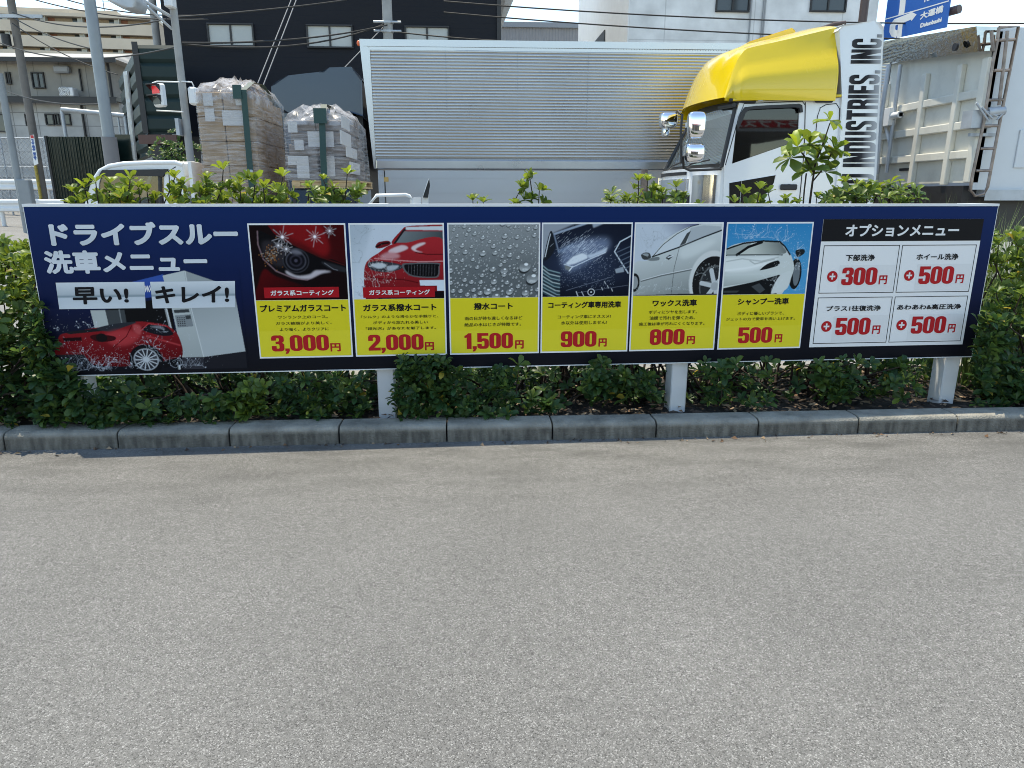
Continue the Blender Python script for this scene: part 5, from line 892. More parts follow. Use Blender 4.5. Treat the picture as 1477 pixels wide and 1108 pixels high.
strap(pl2, [(qP(915, 1000)[0], 4.96, zp-.4), (qP(912, 800)[0], 4.96, qP(912, 800)[1]), (qP(905, 640)[0], 4.98, qP(905, 640)[1]), (qP(900, 548)[0], 5.15, qP(900, 548)[1]), (qP(900, 548)[0], 5.6, qP(900, 540)[1]), (qP(900, 548)[0], 6.45, zt2)], 5, .075)
b = MB(); a, c = qP(866, 660), qP(928, 580); b.box(a[0], c[0], 4.94, 4.957, a[1], c[1]); b.build('corner_guard', M['strap'], pl2)
bc = thing('black_crate', 'black plastic crate under the wooden pallet of the shorter wrapped load', 'crate', (-2.0, 5.55, pz))
b = MB(); b.box(x0+.02, x1+.06, 5.05, 6.34, pz, zp-.006, bev=.02); b.build('crate_body', M['navy'], bc); b = MB()
for k in range(5): X = lerp(x0+.06, x1, k/4); b.box(X-.02, X+.02, 5.03, 5.049, pz+.05, zp-.05)
b.build('crate_rib', M['black'], bc)

# ------------------------------------------------------------------ buildings across the street
def window(par, fr, x0, y0, x1, y1, mull=1, pane='pane', deep=.08, trans=None, frame='black', hb=None):
    """window given by two corners (s, z): frame proud of the wall, panes set back, mullions between"""
    s0, z1 = fr.pt(x0, y0); s1, z0 = fr.pt(x1, y1); f = .05; b = MB(fr)
    b.box(s0-f, s1+f, -deep, -.003, z0-f, z0, bev=.008); b.box(s0-f, s1+f, -deep, -.003, z1, z1+f, bev=.008); b.box(s0-f, s0, -deep, -.003, z0, z1, bev=.008); b.box(s1, s1+f, -deep, -.003, z0, z1, bev=.008)
    for k in range(mull): x = lerp(s0, s1, (k+1)/(mull+1)); b.box(x-.025, x+.025, -deep+.02, -.003, z0, z1)
    w_ = b.build('window', M[frame], par); b = MB(fr); b.box(s0, s1, -.02, -.004, z0, z1); b.build('pane', M[pane], w_); return w_
M['navyclad'] = lines(mat('dark_cladding', (.006, .008, .014), .6, var=.1, vs=.8, spec=.25), 'Z', 2.2, .55, .02, 'SAW')
M['whitepanel'] = tiles(mat('white_panel', (.74, .75, .75), .6), ((.78, .79, .79), (.75, .76, .76), (.6, .61, .61)), 3.0, 2.6, .018)
M['whiterib'] = lines(mat('white_ribbed', (.72, .73, .73), .5, var=.04), 'Y', 2.4, .5, .03)
M['greyrib'] = lines(mat('grey_ribbed', (.3, .29, .29), .6, var=.08), 'X', 1.9, .6, .05)
M['stucco'] = tiles(mat('old_panel_wall', (.33, .31, .28), .8), ((.35, .33, .295), (.31, .295, .265), (.2, .19, .175)), 1.0, 1.5, .016)
M['tilewall'] = tiles(mat('pale_tile_wall', (.46, .46, .45), .7), ((.47, .475, .47), (.42, .425, .42), (.24, .24, .24)), .95, .5, .016)
M['roofmetal'] = lines(mat('sheet_roof', (.4, .38, .34), .6, var=.15, vs=2, dirt=(.2, .17, .14), ds=1, damt=.5), 'X', 1.1, .5, .05)
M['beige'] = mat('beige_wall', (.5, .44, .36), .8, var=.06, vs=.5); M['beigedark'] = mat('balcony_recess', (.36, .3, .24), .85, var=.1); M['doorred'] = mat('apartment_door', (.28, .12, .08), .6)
M['greensiding'] = mat('green_siding', (.014, .03, .03), .5, var=.12, vs=1.5, spec=.25); M['greenpanel'] = mat('green_sheet', (.006, .016, .014), .2, .0, var=.1, spec=.35)
M['trimgrey'] = mat('trim_grey', (.3, .31, .32), .6); M['shutter'] = mat('brown_shutter', (.1, .05, .04), .6)
def house(name, label, cat, fr, s0, s1, d1, z0, z1, m, part='wall'):
    o = thing(name, label, cat, fr.w((s0+s1)/2, d1/2, z0)); b = MB(fr); b.box(s0, s1, 0, d1, z0, z1); b.build(part, M[m], o); return o
# black building
f = Fr(0, 19); s0 = f.pt(238, 60)[0]; s1 = f.pt(722.5, 30)[0]
bk = house('warehouse', 'tall black clad building with three pale windows', 'building', f, s0, s1, 9, -1, 13, 'navyclad')
for x0, y0, x1, y1 in ((301, 36, 366, 66), (444, 38, 508, 68), (586, 40, 646, 61)): window(bk, f, x0, y0, x1, y1, 1, 'blind')
b = MB(f); b.prism([(s1+.01, 7.5), (s1+.3, 7.7), (s1+1.0, 9.2), (s1+1.0, 13), (s1+.01, 13)], .2, 8.8); b.build('eave', M['trimgrey'], bk)
b = MB(f); b.box(s1-.12, s1+.005, -.06, -.003, -1, 13); b.build('corner_trim', M['black'], bk)
# white building on the right
f = Fr(0, 21); s0 = f.pt(908, 30)[0]; s1 = f.pt(1264, 30)[0]
wb = house('office_building', 'tall white panel building behind the yellow truck roof', 'building', f, s0, s1, 11, -1.5, 14, 'whitepanel')
b = MB(f); b.box(s0-.05, s0-.004, .0, 11, -1.5, 14); b.build('side_cladding', M['whiterib'], wb)
window(wb, f, 1036, -22, 1078, 16, 1); window(wb, f, 1173, -22, 1217, 16, 1)
b = MB(f)
for px in (1081, 1099, 1101): s_ = f.pt(px, 30)[0]; b.tube([(s_, -.06, 4), (s_, -.06, 14)], .03, 6)
b.build('downpipe', M['trimgrey'], wb)
b = MB(f); a = f.pt(840, 60); b.box(s0-.09, s0-.06, 4.0, 6.2, a[1]-.4, a[1]+1.2); b.build('side_window', M['pane'], wb)
# grey ribbed building
f = Fr(0, 40); s0 = f.pt(700, 50)[0]; s1 = f.pt(850, 50)[0]
gb = house('factory', 'low grey ribbed metal building between the black and white ones', 'building', f, s0, s1, 10, -1, f.pt(780, 37)[1], 'greyrib')
b = MB(f); z = f.pt(780, 37)[1]; b.box(s0, s1, -.15, -.005, z-.12, z+.15); b.build('fascia', M['trimgrey'], gb)
# apartment block far left
p0 = at(-120, 40, 124); p1 = at(224, 40, 128); f = thru(p0, p1); L_ = float(np.hypot(p1[0]-p0[0], p1[1]-p0[1]))
f.o = np.array([p0[0], p0[1], 0.])
zt_ = f.pt(100, 20)[1]
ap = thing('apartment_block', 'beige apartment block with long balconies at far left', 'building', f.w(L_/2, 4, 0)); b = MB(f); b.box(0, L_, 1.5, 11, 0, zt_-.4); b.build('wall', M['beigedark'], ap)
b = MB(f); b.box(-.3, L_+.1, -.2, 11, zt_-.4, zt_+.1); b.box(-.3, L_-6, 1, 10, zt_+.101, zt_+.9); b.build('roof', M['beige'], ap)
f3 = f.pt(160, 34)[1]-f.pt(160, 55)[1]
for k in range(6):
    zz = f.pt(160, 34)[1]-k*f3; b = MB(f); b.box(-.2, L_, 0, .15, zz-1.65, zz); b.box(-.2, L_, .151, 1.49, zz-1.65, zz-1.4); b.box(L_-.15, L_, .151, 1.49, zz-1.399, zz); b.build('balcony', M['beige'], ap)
    if k < 5:
        x = 2.
        while x < L_-1.5:
            b = MB(f); b.box(x, x+1.0, 1.44, 1.49, zz-.88, zz+.95); b.build('door', M['doorred'], ap); b = MB(f); b.box(x-1.9, x-.2, 1.42, 1.49, zz-.5, zz+.9); b.build('window', M['pane'], ap)
            b = MB(f); b.box(x-.1, x-.02, .3, 1.4, zz-.88, zz+1.2); b.box(x-.9, x-.15, .7, .9, zz-.4, zz+.75); b.build('divider', M['blind'], ap); x += 5.6
b = MB(f); b.box(L_-8.6, L_-8, 2, 2.6, zt_+.1, zt_+.9); b.tube([(L_-8.3, 2.3, zt_+.9), (L_-8.3, 2.3, zt_+3.4)], .06, 6); b.tube([(L_-9.2, 2.3, zt_+2.6), (L_-7.4, 2.3, zt_+2.6)], .03, 5); b.build('antenna', M['black'], ap)
# two storey house
f = Fr(0, 27); s0 = f.pt(-80, 100)[0]; s1 = f.pt(166, 110)[0]; zl_, zm, zu = f.pt(100, 215)[1], f.pt(100, 146)[1], f.pt(100, 86)[1]
hs = house('old_house', 'weathered two storey house with sheet metal roof behind the poles', 'house', f, s0, s1, 8, -1, zm, 'tilewall')
b = MB(f); b.box(s0, s1-.3, .25, 8, zm, zu); b.build('upper_wall', M['stucco'], hs)
b = MB(f); b.add([(s0-.4, -.3, zu), (s1+.2, -.3, zu), (s1-.6, 4.0, f.pt(100, 64)[1]+.35), (s0-.4, 4.0, f.pt(100, 64)[1]+.35), (s0-.4, 8.3, zu), (s1+.2, 8.3, zu)], [(0, 1, 2, 3), (3, 2, 5, 4), (1, 5, 2), (0, 4, 5, 1)]); b.build('roof', M['roofmetal'], hs)
b = MB(f); b.box(s0-.4, s1+.25, -.36, -.31, zu-.14, zu+.02); b.box(s0-.2, s1+.15, -.45, .24, zm-.04, zm+.12); b.box(s0-.2, s1+.15, -.5, -.451, zm-.12, zm+.06); b.build('gutter', M['black'], hs)
for q in ((10, 106, 16, 120), (47, 106, 65, 126)): window(hs, Fr(0, 27.25), *q)
for q in ((-6, 166, 13, 189), (38, 166, 42, 180), (67, 166, 78, 179), (81, 166, 86, 179), (91, 166, 102, 179)): window(hs, f, *q, 0)
b = MB(f); a = f.pt(124, 190); b.tube([(a[0], -.08, a[1]-2), (a[0], -.08, zm-.15)], .05, 6); a = f.pt(112, 110); b.tube([(a[0], .18, zm+.4), (a[0], .18, a[1]+.3)], .04, 6); a = f.pt(155, 110); b.tube([(a[0], .16, zm+.1), (a[0], .16, zu-.1)], .06, 6); b.build('downpipe', M['black'], hs)
b = MB(f); a = f.pt(87, 99); b.box(a[0]-.3, a[0]+.3, .0, .24, a[1]-.15, a[1]+.12, bev=.05); b.build('vent_hood', M['trimgrey'], hs)
ac = thing('air_conditioner', 'white air conditioner unit on the ledge of the old house', 'air conditioner', f.w(f.pt(103, 140)[0], -.1, zm+.13))
b = MB(f); a0 = f.pt(94, 141); a1 = f.pt(113, 128.5); b.box(a0[0], a1[0], -.42, -.02, zm+.13, a1[1], bev=.03); cs_ = b.build('casing', M['steelwhite'], ac); b = MB(f); c_ = (lerp(a0[0], a1[0], .4), -.425, (zm+.13+a1[1])/2)
for k in range(4): b.tube([(c_[0]+.055*(k+.6)*math.cos(q*.393), -.43, c_[2]+.055*(k+.6)*math.sin(q*.393)) for q in range(17)], .008, 4)
b.cyl(c_, (0, 1, 0), .04, .03, 12); b.build('fan_grille', M['trimgrey'], ac)
# green sided building
p0 = at(168, 70, 21.5); p1 = at(199.3, 66, 16); p2 = at(258, 64, 16); zg_ = gh(-10, 16)
gn = thing('green_building', 'dark green building clad in wide horizontal siding', 'building', (float(p1[0]+1), 17, zg_))
def siding(fr, s0, s1, z0, z1, h_=.42):
    b = MB(fr); z = z1; vs = []
    while z > z0: 
        zz = max(z0, z-h_); b.add([(s0, -.005, z), (s1, -.005, z), (s1, -.07, z-.09), (s0, -.07, z-.09), (s0, -.07, zz+.09), (s1, -.07, zz+.09), (s1, -.005, zz), (s0, -.005, zz)], [(3, 2, 1, 0), (4, 5, 2, 3)[::-1], (7, 6, 5, 4)[::-1]]) if zz+.2 < z else None; z = zz
    b.box(s0, s1, 0, .2, z0, z1); return b
fr_ = Fr(float(p1[0]), 16); zt_ = fr_.pt(199, 65)[1]; zb2 = fr_.pt(230, 193)[1]
siding(fr_, .0, fr_.pt(258, 64)[0], zb2, zt_).build('siding', M['greensiding'], gn)
fl = thru(p0, p1); Lf = float(np.hypot(p1[0]-p0[0], p1[1]-p0[1])); siding(fl, 0, Lf-.02, fl.pt(190, 234)[1], fl.pt(199, 65)[1]).build('siding', M['greensiding'], gn)
b = MB(fr_); b.box(-.12, .02, -.1, -.08, zb2, zt_+.06); b.build('corner_trim', M['black'], gn)
b = MB(fl); e = [fl.pt(*p) for p in ((184, 104), (190, 103), (202, 232), (196, 233))]; b.prism(e, -.12, -.075); fw_ = b.build('window', M['galv'], gn)
for y0, y1 in ((108, 143), (148, 175), (180, 205), (210, 230)):
    b = MB(fl); dx = lambda y: 184.8+(y-104)*.0945; b.prism([fl.pt(dx(y0)+1, y0), fl.pt(dx(y0)+4.6, y0), fl.pt(dx(y1)+4.6, y1), fl.pt(dx(y1)+1, y1)], -.128, -.122); b.build('pane', M['blind'], fw_)
b = MB(fr_); b.box(.25, fr_.pt(258, 64)[0], .9, 1.0, zg_-.5, zb2); b.box(.0, .25, .0, 1.0, zg_-.5, zb2-.01); b.build('entrance_wall', M['black'], gn)
b = MB(fr_); a0 = fr_.pt(203, 208); a1 = fr_.pt(256, 195); b.box(a0[0], a1[0], -.1, -.02, a0[1], a1[1]); b.build('sign_panel', M['shutter'], gn)
b = MB(fr_); a0 = fr_.pt(232, 213); b.box(a0[0], a0[0]+.45, .5, .6, a0[1]-.03, a0[1]+.03); b.build('lamp', M['blind'], gn)
# dark green sheet fence with steel frame beside it
f = Fr(0, 19); s0, zt_ = f.pt(67.5, 197); s1 = f.pt(157, 194)[0]; zz = gh(s0, 19)
gf = thing('sheet_fence', 'glossy dark green corrugated sheet fence', 'fence', f.w((s0+s1)/2, 0, zz)); b = MB(f); P_ = []
n = 120
for k in range(n+1): P_.append((lerp(s0, s1, k/n), .02*math.sin(k*1.05)+.012*math.sin(k*.21)))
b.add([(p[0], p[1], z) for z in (zz-.3, zz+.9, zt_) for p in P_], [(j*(n+1)+k, j*(n+1)+k+1, (j+1)*(n+1)+k+1, (j+1)*(n+1)+k) for j in (0, 1) for k in range(n)], 0, True); b.build('sheet', M['greenpanel'], gf)
b = MB(f); b.box(s0-.06, s0, -.04, .06, zz-.3, zt_+.02); b.box(s1, s1+.06, -.04, .06, zz-.3, zt_+.02); b.box(s0, s1, .05, .1, zt_-.3, zt_-.2); b.build('post', M['black'], gf)
f = Fr(0, 20.5); g2 = thing('goalpost_gantry', 'grey steel gantry standing above the green sheet fence', 'gantry', f.w(f.pt(90, 200)[0], 0, zz)); b = MB(f)
a0 = f.pt(89, 158); a1 = f.pt(180, 167); b.tube([(a0[0], 0, zz-.2), (a0[0], 0, a0[1])], .06, 6); b.tube([(a1[0], 0, zz-.2), (a1[0], 0, a1[1]), ], .06, 6); b.tube([(a0[0], 0, a0[1]), (a1[0], 0, a1[1])], .08, 6)
for px in (150, 170): a = f.pt(px, 168); b.tube([(a[0], 0, zz), (a[0], 0, a[1])], .03, 5)
b.build('frame_bars', M['galv'], g2)
f = Fr(0, 19.6); s0, zt_ = f.pt(165, 194); s1 = f.pt(190, 194)[0]; g3 = thing('sheet_fence', 'short dark green sheet panel right of the thick grey pole', 'fence', f.w(s0, 0, zz)); b = MB(f); b.box(s0, s1, 0, .04, zz-.3, zt_); b.build('sheet', M['greenpanel'], g3); b = MB(f); b.box(s0-.05, s0-.002, -.03, .05, zz-.3, zt_); b.build('post', M['black'], g3)
# chain link fence
f = Fr(0, 23); s0 = f.pt(-60, 230)[0]; s1 = f.pt(76, 230)[0]; zt_ = f.pt(40, 199)[1]; zz = gh(s0, 23)
cf = thing('mesh_fence', 'tall grey wire mesh fence behind the guard rails', 'fence', f.w((s0+s1)/2, 0, zz)); b = MB(f); H_ = zt_-zz; st = .085
k = s0-H_
while k < s1:
    for sg_ in (1, -1):
        a = [(k, zz), (k+H_, zt_)] if sg_ > 0 else [(k, zt_), (k+H_, zz)]
        (x0, y0), (x1, y1) = a; c0, c1 = max(x0, s0), min(x1, s1)
        if c1 > c0: g = lambda x: y0+(y1-y0)*(x-x0)/(x1-x0); b.tube([(c0, .0 if sg_ > 0 else .008, g(c0)), (c1, .0 if sg_ > 0 else .008, g(c1))], .0075, 3, cap=False)
    k += st*2
b.build('wire_mesh', M['galv'], cf); k = s0
while k < s1: b = MB(f); b.tube([(k, .05, zz-.2), (k, .05, zt_+.04)], .035, 6); b.build('post', M['galv'], cf); k += 1.5
b = MB(f)
for z in (zt_, lerp(zz, zt_, .62), zz+.1): b.tube([(s0, .05, z), (s1, .05, z)], .025, 6)
b.build('rail', M['galv'], cf)
# guard rails
def guard(name, label, p0, p1, ztop, h=.34, posts=4):
    fr = thru(p0, p1); L_ = float(np.hypot(p1[0]-p0[0], p1[1]-p0[1])); g = thing(name, label, 'guard rail', (float(p0[0]), float(p0[1]), gh(p0[0], p0[1]))); b = MB(fr)
    pr = [(0, 0), (-.05, .03), (-.05, .1), (0, .15), (0, .19), (-.05, .24), (-.05, .31), (0, .34)]; z0 = ztop-h
    b.add([(s, d, z0(s/L_)+q if callable(z0) else z0+q) for s in (0, L_) for d, q in pr], [(i, i+8, i+9, i+1) for i in range(7)]); o = b.build('rail', M['steelwhite'], g)
    for k in range(posts): s = lerp(.3, L_-.3, k/(posts-1)); P = fr.w(s, .09, 0); b = MB(fr); b.tube([(s, .09, gh(P[0], P[1])-.2), (s, .09, ztop-.02)], .055, 10); b.build('post', M['steelwhite'], g)
    return g
a = at(-60, 287, 17); c = at(93, 291, 17); guard('guard_rail', 'white guard rail close behind the left end of the board', a, c, float(at(20, 287.5, 17)[2]))
a = at(-60, 262, 21.5); c = at(77, 257, 21.5); guard('guard_rail', 'farther white guard rail below the mesh fence', a, c, float(at(30, 259, 21.5)[2]))
# crosswalk
b = MB()
for k in range(7):
    y0 = 8.2+k*.95; b.add([(-13.5+.0*k, y0, gh(-13.5, y0)-.006), (-6.5, y0, gh(-6.5, y0)-.006), (-6.5, y0+.48, gh(-6.5, y0+.48)-.006), (-13.5, y0+.48, gh(-13.5, y0+.48)-.006)], [(0, 1, 2, 3)])
tag(b.build('road_markings', mat('road_paint', (.68, .68, .66), .7, var=.12, vs=9, dirt=(.35, .35, .34), ds=7, damt=.6)), kind='structure')

# ------------------------------------------------------------------ poles, signals, wires
def pole(name, label, px, py, Y, r, m, ztop, cat='pole', r1=None, zb_=None):
    P = at(px, py, Y); g = gh(P[0], Y) if zb_ is None else zb_; o = thing(name, label, cat, (float(P[0]), Y, g)); b = MB(); b.tube([(P[0], Y, g-.1), (P[0], Y, ztop)], r, 16, 0, True, r1); b.build('shaft', m, o); return o, float(P[0]), g
po, X, g = pole('utility_pole', 'weathered brown concrete utility pole at far left carrying an advertising strip', 39, 140, 19, .115, mat('old_pole', (.17, .155, .14), .85, var=.15, vs=5), 11, 'utility pole', .1)
b = MB()
for z in (6.9, 7.6, 6.2): b.box(X-.9, X+.9, 18.78, 18.85, z, z+.09)
b.build('crossarm', M['galv'], po); b = MB()
for q in (-.8, -.4, .4, .8): b.tube([(X+q, 18.8, 7.69), (X+q, 18.8, 7.85)], .05, 8, r1=.03)
b.build('insulator', M['white'], po); b = MB(); b.tube([(X+.02, 18.8, g), (X+.02, 18.8, g+1.7)], .045, 8); b.build('guard_cover', mat('guard_yellow', (.4, .3, .05), .6, dirt=(.03, .03, .03), ds=9, damt=.9), po)
b = MB(); b.cyl((X-.2, 18.8, float(at(20, 60, 19)[2])), (0, 0, 1), .12, .3, 12); b.build('cable_closure', M['black'], po)
f = Fr(0, 18.8); q = [f.pt(*p) for p in ((44.5, 195.5), (50, 194.5), (56.5, 236.5), (50.5, 239))]
b = MB(f); b.prism(q, -.05, -.03); ad = b.build('advert_strip', M['white'], po)
b = MB(f)
ci = lambda u, v: (lerp(lerp(q[0][0], q[1][0], u), lerp(q[3][0], q[2][0], u), v), lerp(lerp(q[0][1], q[1][1], u), lerp(q[3][1], q[2][1], u), v))
for k, ch in enumerate('スエカニオサ'):
    a, c = ci(.2, .14+.115*(k+1)), ci(.8, .14+.115*k+.02); V, P = glyphs(ch, 0.)
    for j in range(4): b.add([(lerp(a[0], c[0], p[0])+.012*math.cos(j*1.57), -.052-j*.0005, lerp(a[1], c[1], p[1])+.012*math.sin(j*1.57)) for p in V], P)
b.build('advert_lettering', mat('advert_blue', (.03, .1, .35), .5), ad)
b = MB(f); a, c = ci(.15, .1), ci(.9, .02); b.prism([a, (c[0], a[1]), c, (a[0], c[1])], -.056, -.0515); b.build('advert_mark', M['red'], ad)
po, X, g = pole('grey_pole', 'slim grey steel pole leaning out of frame at far left', 12, 180, 15, .08, M['polegrey'], float(at(0, 106, 15)[2]))
b = MB(); b.box(X+.05, X+.35, 14.8, 15.0, g+.5, g+1.3, bev=.02); b.build('cabinet', M['polegrey'], po)
po, X, g = pole('lamp_pole', 'thick pale grey steel pole in front of the old house', 146, 120, 10, .105, mat('pale_steel', (.26, .29, .31), .5, .2, var=.08, vs=4), 9, 'pole', .085)
b = MB(); z1 = float(at(155, 198, 10)[2]); b.tube([(X, 10, g), (X, 10, z1)], .13, 20); b.build('base_sleeve', mat('sleeve', (.2, .19, .19), .7, var=.1), po)
sp, X, g = pole('signal_pole', 'grey signal pole with a red pedestrian light and lamp arm', 263.5, 130, 9.5, .068, M['concrete'], 7.5, 'signal pole', .056)
XS_ = X; zq_ = lambda px, py, Y=9.5: float(at(px, py, Y)[2]); xq_ = lambda px, py, Y=9.5: float(at(px, py, Y)[0])
b = MB(); b.box(xq_(242, 0), xq_(254, 0), 9.3, 9.5, zq_(248, 14), zq_(248, -20), bev=.02); b.build('junction_box', M['steelwhite'], sp)
b = MB(); b.tube([(xq_(248, 25), 9.5, zq_(248, 25)), (xq_(215, 6), 9.2, zq_(215, 6)), (xq_(190, -8), 9., zq_(190, -8))], .03, 8); b.tube([(xq_(248, 42), 9.5, zq_(248, 42)), (xq_(222, 16), 9.25, zq_(222, 16)), (xq_(208, 2), 9.1, zq_(208, 2))], .025, 8); b.build('lamp_arm', M['galv'], sp)
b = MB(); P = [(xq_(x, y, 9.), zq_(x, y, 9.)) for x, y in ((150, -12), (158, 2), (170, 9), (190, 17), (203, 17), (207, 6), (200, -12))]; b.prism(P, 8.75, 9.2); b.build('lamp_head', M['galv'], sp, bev=.06, seg=3)
b = MB(); b.tube([(XS_, 9.45, zq_(255, 119)), (xq_(230, 119), 9.4, zq_(230, 119)), (xq_(225, 122), 9.35, zq_(225, 122))], .012, 8); b.tube([(XS_, 9.45, zq_(258, 162)), (xq_(231, 161), 9.35, zq_(231, 161))], .012, 8); b.tube([(XS_, 9.45, zq_(266, 118)), (xq_(278, 119), 9.45, zq_(278, 119)), (xq_(281, 125), 9.45, zq_(281, 125))], .012, 8); b.build('bracket', M['steelwhite'], sp)
# pedestrian signal, facing left and towards the camera
p0 = at(219, 140, 9.15); fr_ = Fr(float(p0[0]), 9.15, R(-28)); zc0, zc1 = zq_(228, 158), zq_(228, 125)
b = MB(fr_); b.box(.0, .235, 0, .12, zc0, zc1, bev=.03); hs_ = b.build('signal_housing', M['steelwhite'], sp)
for k, (z0, m_) in enumerate(((lerp(zc0, zc1, .54), 'lit'), (lerp(zc0, zc1, .08), 'off'))):
    mm = mat('red_signal_lens', (.6, .02, .03), .3) if m_ == 'lit' else mat('dark_signal_lens', (.05, .06, .06), .3)
    if m_ == 'lit': n_ = mm.node_tree.nodes['Principled BSDF']; n_.inputs['Emission Color'].default_value = (1, .03, .05, 1); n_.inputs['Emission Strength'].default_value = .12
    h = (zc1-zc0)*.36; b = MB(fr_); b.box(.035, .2, -.012, -.002, z0+.01, z0+h-.01); b.build('lens', mm, hs_)
    b = MB(fr_); b.box(.015, .22, -.12, -.003, z0+h+.005, z0+h+.02); b.add([(.015, -.12, z0+h+.012), (.015, -.003, z0+h+.012), (.015, -.003, z0+h*.3)], [(0, 1, 2)]); b.add([(.22, -.12, z0+h+.012), (.22, -.003, z0+h+.012), (.22, -.003, z0+h*.3)], [(0, 1, 2)]); b.build('signal_visor', M['black'], hs_)
b = MB(); b.box(xq_(273, 130), xq_(285, 130), 9.4, 9.6, zq_(278, 152), zq_(278, 126), bev=.03); b.build('signal_housing', M['steelwhite'], sp)
b = MB(); b.box(XS_-.14, XS_-.08, 9.35, 9.6, zq_(262, 196), zq_(262, 172)); b.build('control_box', M['galv'], sp)
po, X, g = pole('utility_pole', 'slender grey utility pole behind the signal pole', 223, 30, 22, .13, M['concrete'], 12, 'utility pole', .11)
po2, X2, g = pole('utility_pole', 'concrete utility pole rising behind the silver truck box', 559, 30, 16, .13, M['concrete'], 12, 'utility pole', .12); b = MB()
for y in (33, 46): z = float(at(559, y, 16)[2]); b.cyl((X2, 16, z), (0, 0, 1), .15, .05, 16); b.tube([(X2-.35, 15.9, z), (X2+.35, 15.9, z)], .03, 6)
b.build('band', M['galv'], po2)
po, X, g = pole('steel_pole', 'dark brown steel pole at right holding the blue road sign', 1246, 15, 16, .11, M['brown'], 9, 'pole')
p0 = at(1281, 30, 15.6); p1 = at(1371, 30, 14.0); f = thru(p0, p1); Lr = float(np.hypot(p1[0]-p0[0], p1[1]-p0[1]))
b = MB(); a = at(1384, 13, 13.9); c = at(1246, 50, 16); b.tube([tuple(c), tuple(at(1275, 43, 15.8)), tuple(a)], .1, 12); b.build('mast_arm', M['brown'], po)
SQ = lambda x, y: f.pt(1200+x/3.693, y/3.693)
zb3 = SQ(300, 217)[1]; rs = thing('road_sign', 'blue direction sign with a white curved arrow at upper right', 'road sign', f.w(Lr/2, 0, zb3)); blue = mat('sign_blue', (.01, .11, .42), .35)
b = MB(f); b.box(0, Lr, -.12, -.09, zb3, zb3+2.6); b.build('panel', blue, rs)
b = MB(f); cl = [(330, 175), (335, 130), (352, 110), (420, 95), (445, 88)]
def band(P, w_): 
    P = [np.array(SQ(*p)) for p in P]; up_ = []; dn = []
    for i, p in enumerate(P): t = P[min(i+1, len(P)-1)]-P[max(0, i-1)]; t /= np.linalg.norm(t); n_ = np.array([-t[1], t[0]]); up_.append(tuple(p+n_*w_/2)); dn.append(tuple(p-n_*w_/2))
    for i in range(len(P)-1): b.add([(x, -.123, z) for x, z in (up_[i], up_[i+1], dn[i+1], dn[i])], [(0, 1, 2, 3)])
band([(374, 205), (378, 165), (382, 128)], .13); band([(366, 186), (345, 180), (338, 165), (340, 140), (352, 122), (385, 110), (440, 88)], .17); b.add([(x, -.1232, z) for x, z in (SQ(432, 62), SQ(468, 80), SQ(440, 116))], [(0, 1, 2)]); band([(386, 80), (392, 40), (398, -40)], .16)
b.build('arrow', INK['white'], rs)
b = MB(f); band([(300, 106), (470, 58), (640, 8)], .025); b.build('divider_line', INK['white'], rs)
b = MB(f)
for tx, q in (('大運橋', ((486, 108), (612, 30))), ('Daiunbashi', ((488, 150), (602, 96))), ('Yao', ((500, 18), (560, -25))), ('八尾', ((500, -32), (590, -100)))):
    V, P = glyphs(tx, 0.); (xa, ya), (xb2, yb2) = q; a, c = SQ(xa, ya), SQ(xb2, yb2)
    h_ = (c[1]-a[1])*.72
    for j in range(4): b.add([(lerp(a[0], c[0], p[0])+.008*math.cos(j*1.57), -.123-j*.0003, a[1]+(c[1]-a[1]-h_)*p[0]+h_*p[1]+.008*math.sin(j*1.57)) for p in V], P)
b.build('sign_lettering', INK['white'], rs)
# overhead wires
def wires(name, label, runs, r=.012, m='wire', sag=.0, group='overhead wires'):
    for i, (A, B_, sg_) in enumerate(runs):
        a, c = at(*A), at(*B_); b = MB(); P = [tuple(lerp(a, c, k/14)-np.array([0, 0, sg_*4*(k/14)*(1-k/14)])) for k in range(15)]
        b.tube(P, r, 5); o = b.build(name, M[m]); tag(o, label[i] if isinstance(label, list) else label, 'wire', group)
wires('overhead_cable', ['thick cable across the white building from upper left to right', 'lower thick cable passing in front of the white building', 'cable running right from the utility pole above the silver box', 'cable across the windows of the black building', 'second cable across the windows of the black building', 'upper cable rising to the right over the black building'],
      [((640, 2, 15), (1480, 34, 15), .15), ((640, 18, 15.4), (1400, 58, 15), .12), ((560, 45, 16), (900, 62, 15.6), .1), ((262, 62, 9.6), (559, 36, 15.9), .12), ((262, 64, 9.7), (559, 33, 16.1), .25), ((254, 25, 9.5), (500, 0, 15), .03)], .018)
wires('overhead_cable', ['thin stay wire slanting left of the navy truck cab', 'thin stay wire just right of the other stay wire', 'stay wire from the utility pole down behind the navy cab'],
      [((430, -25, 14), (370, 125, 12), 0), ((437, -25, 14), (379, 125, 12), 0), ((557, 35, 16), (490, 105, 15), 0)], .012, 'wire2')
wires('overhead_cable', ['cable from the far left pole to the thick pale pole', 'sagging cable bundle in front of the old house roof', 'thin cable over the apartment roof', 'second thin cable over the apartment roof', 'cable slanting down across the old house', 'cable crossing the apartment balconies', 'low cable from the brown pole past the air conditioner'],
      [((18, 18, 18.8), (240, 28, 12), .25), ((0, 62, 18), (262, 66, 10), .3), ((25, -8, 18.8), (300, 28, 14), .2), ((60, -12, 18.8), (300, 22, 14), .2), ((18, 34, 18.8), (170, 108, 16), .15), ((20, 26, 18.8), (140, 72, 14), .1), ((10, 132, 18), (145, 150, 12), .12)], .016)
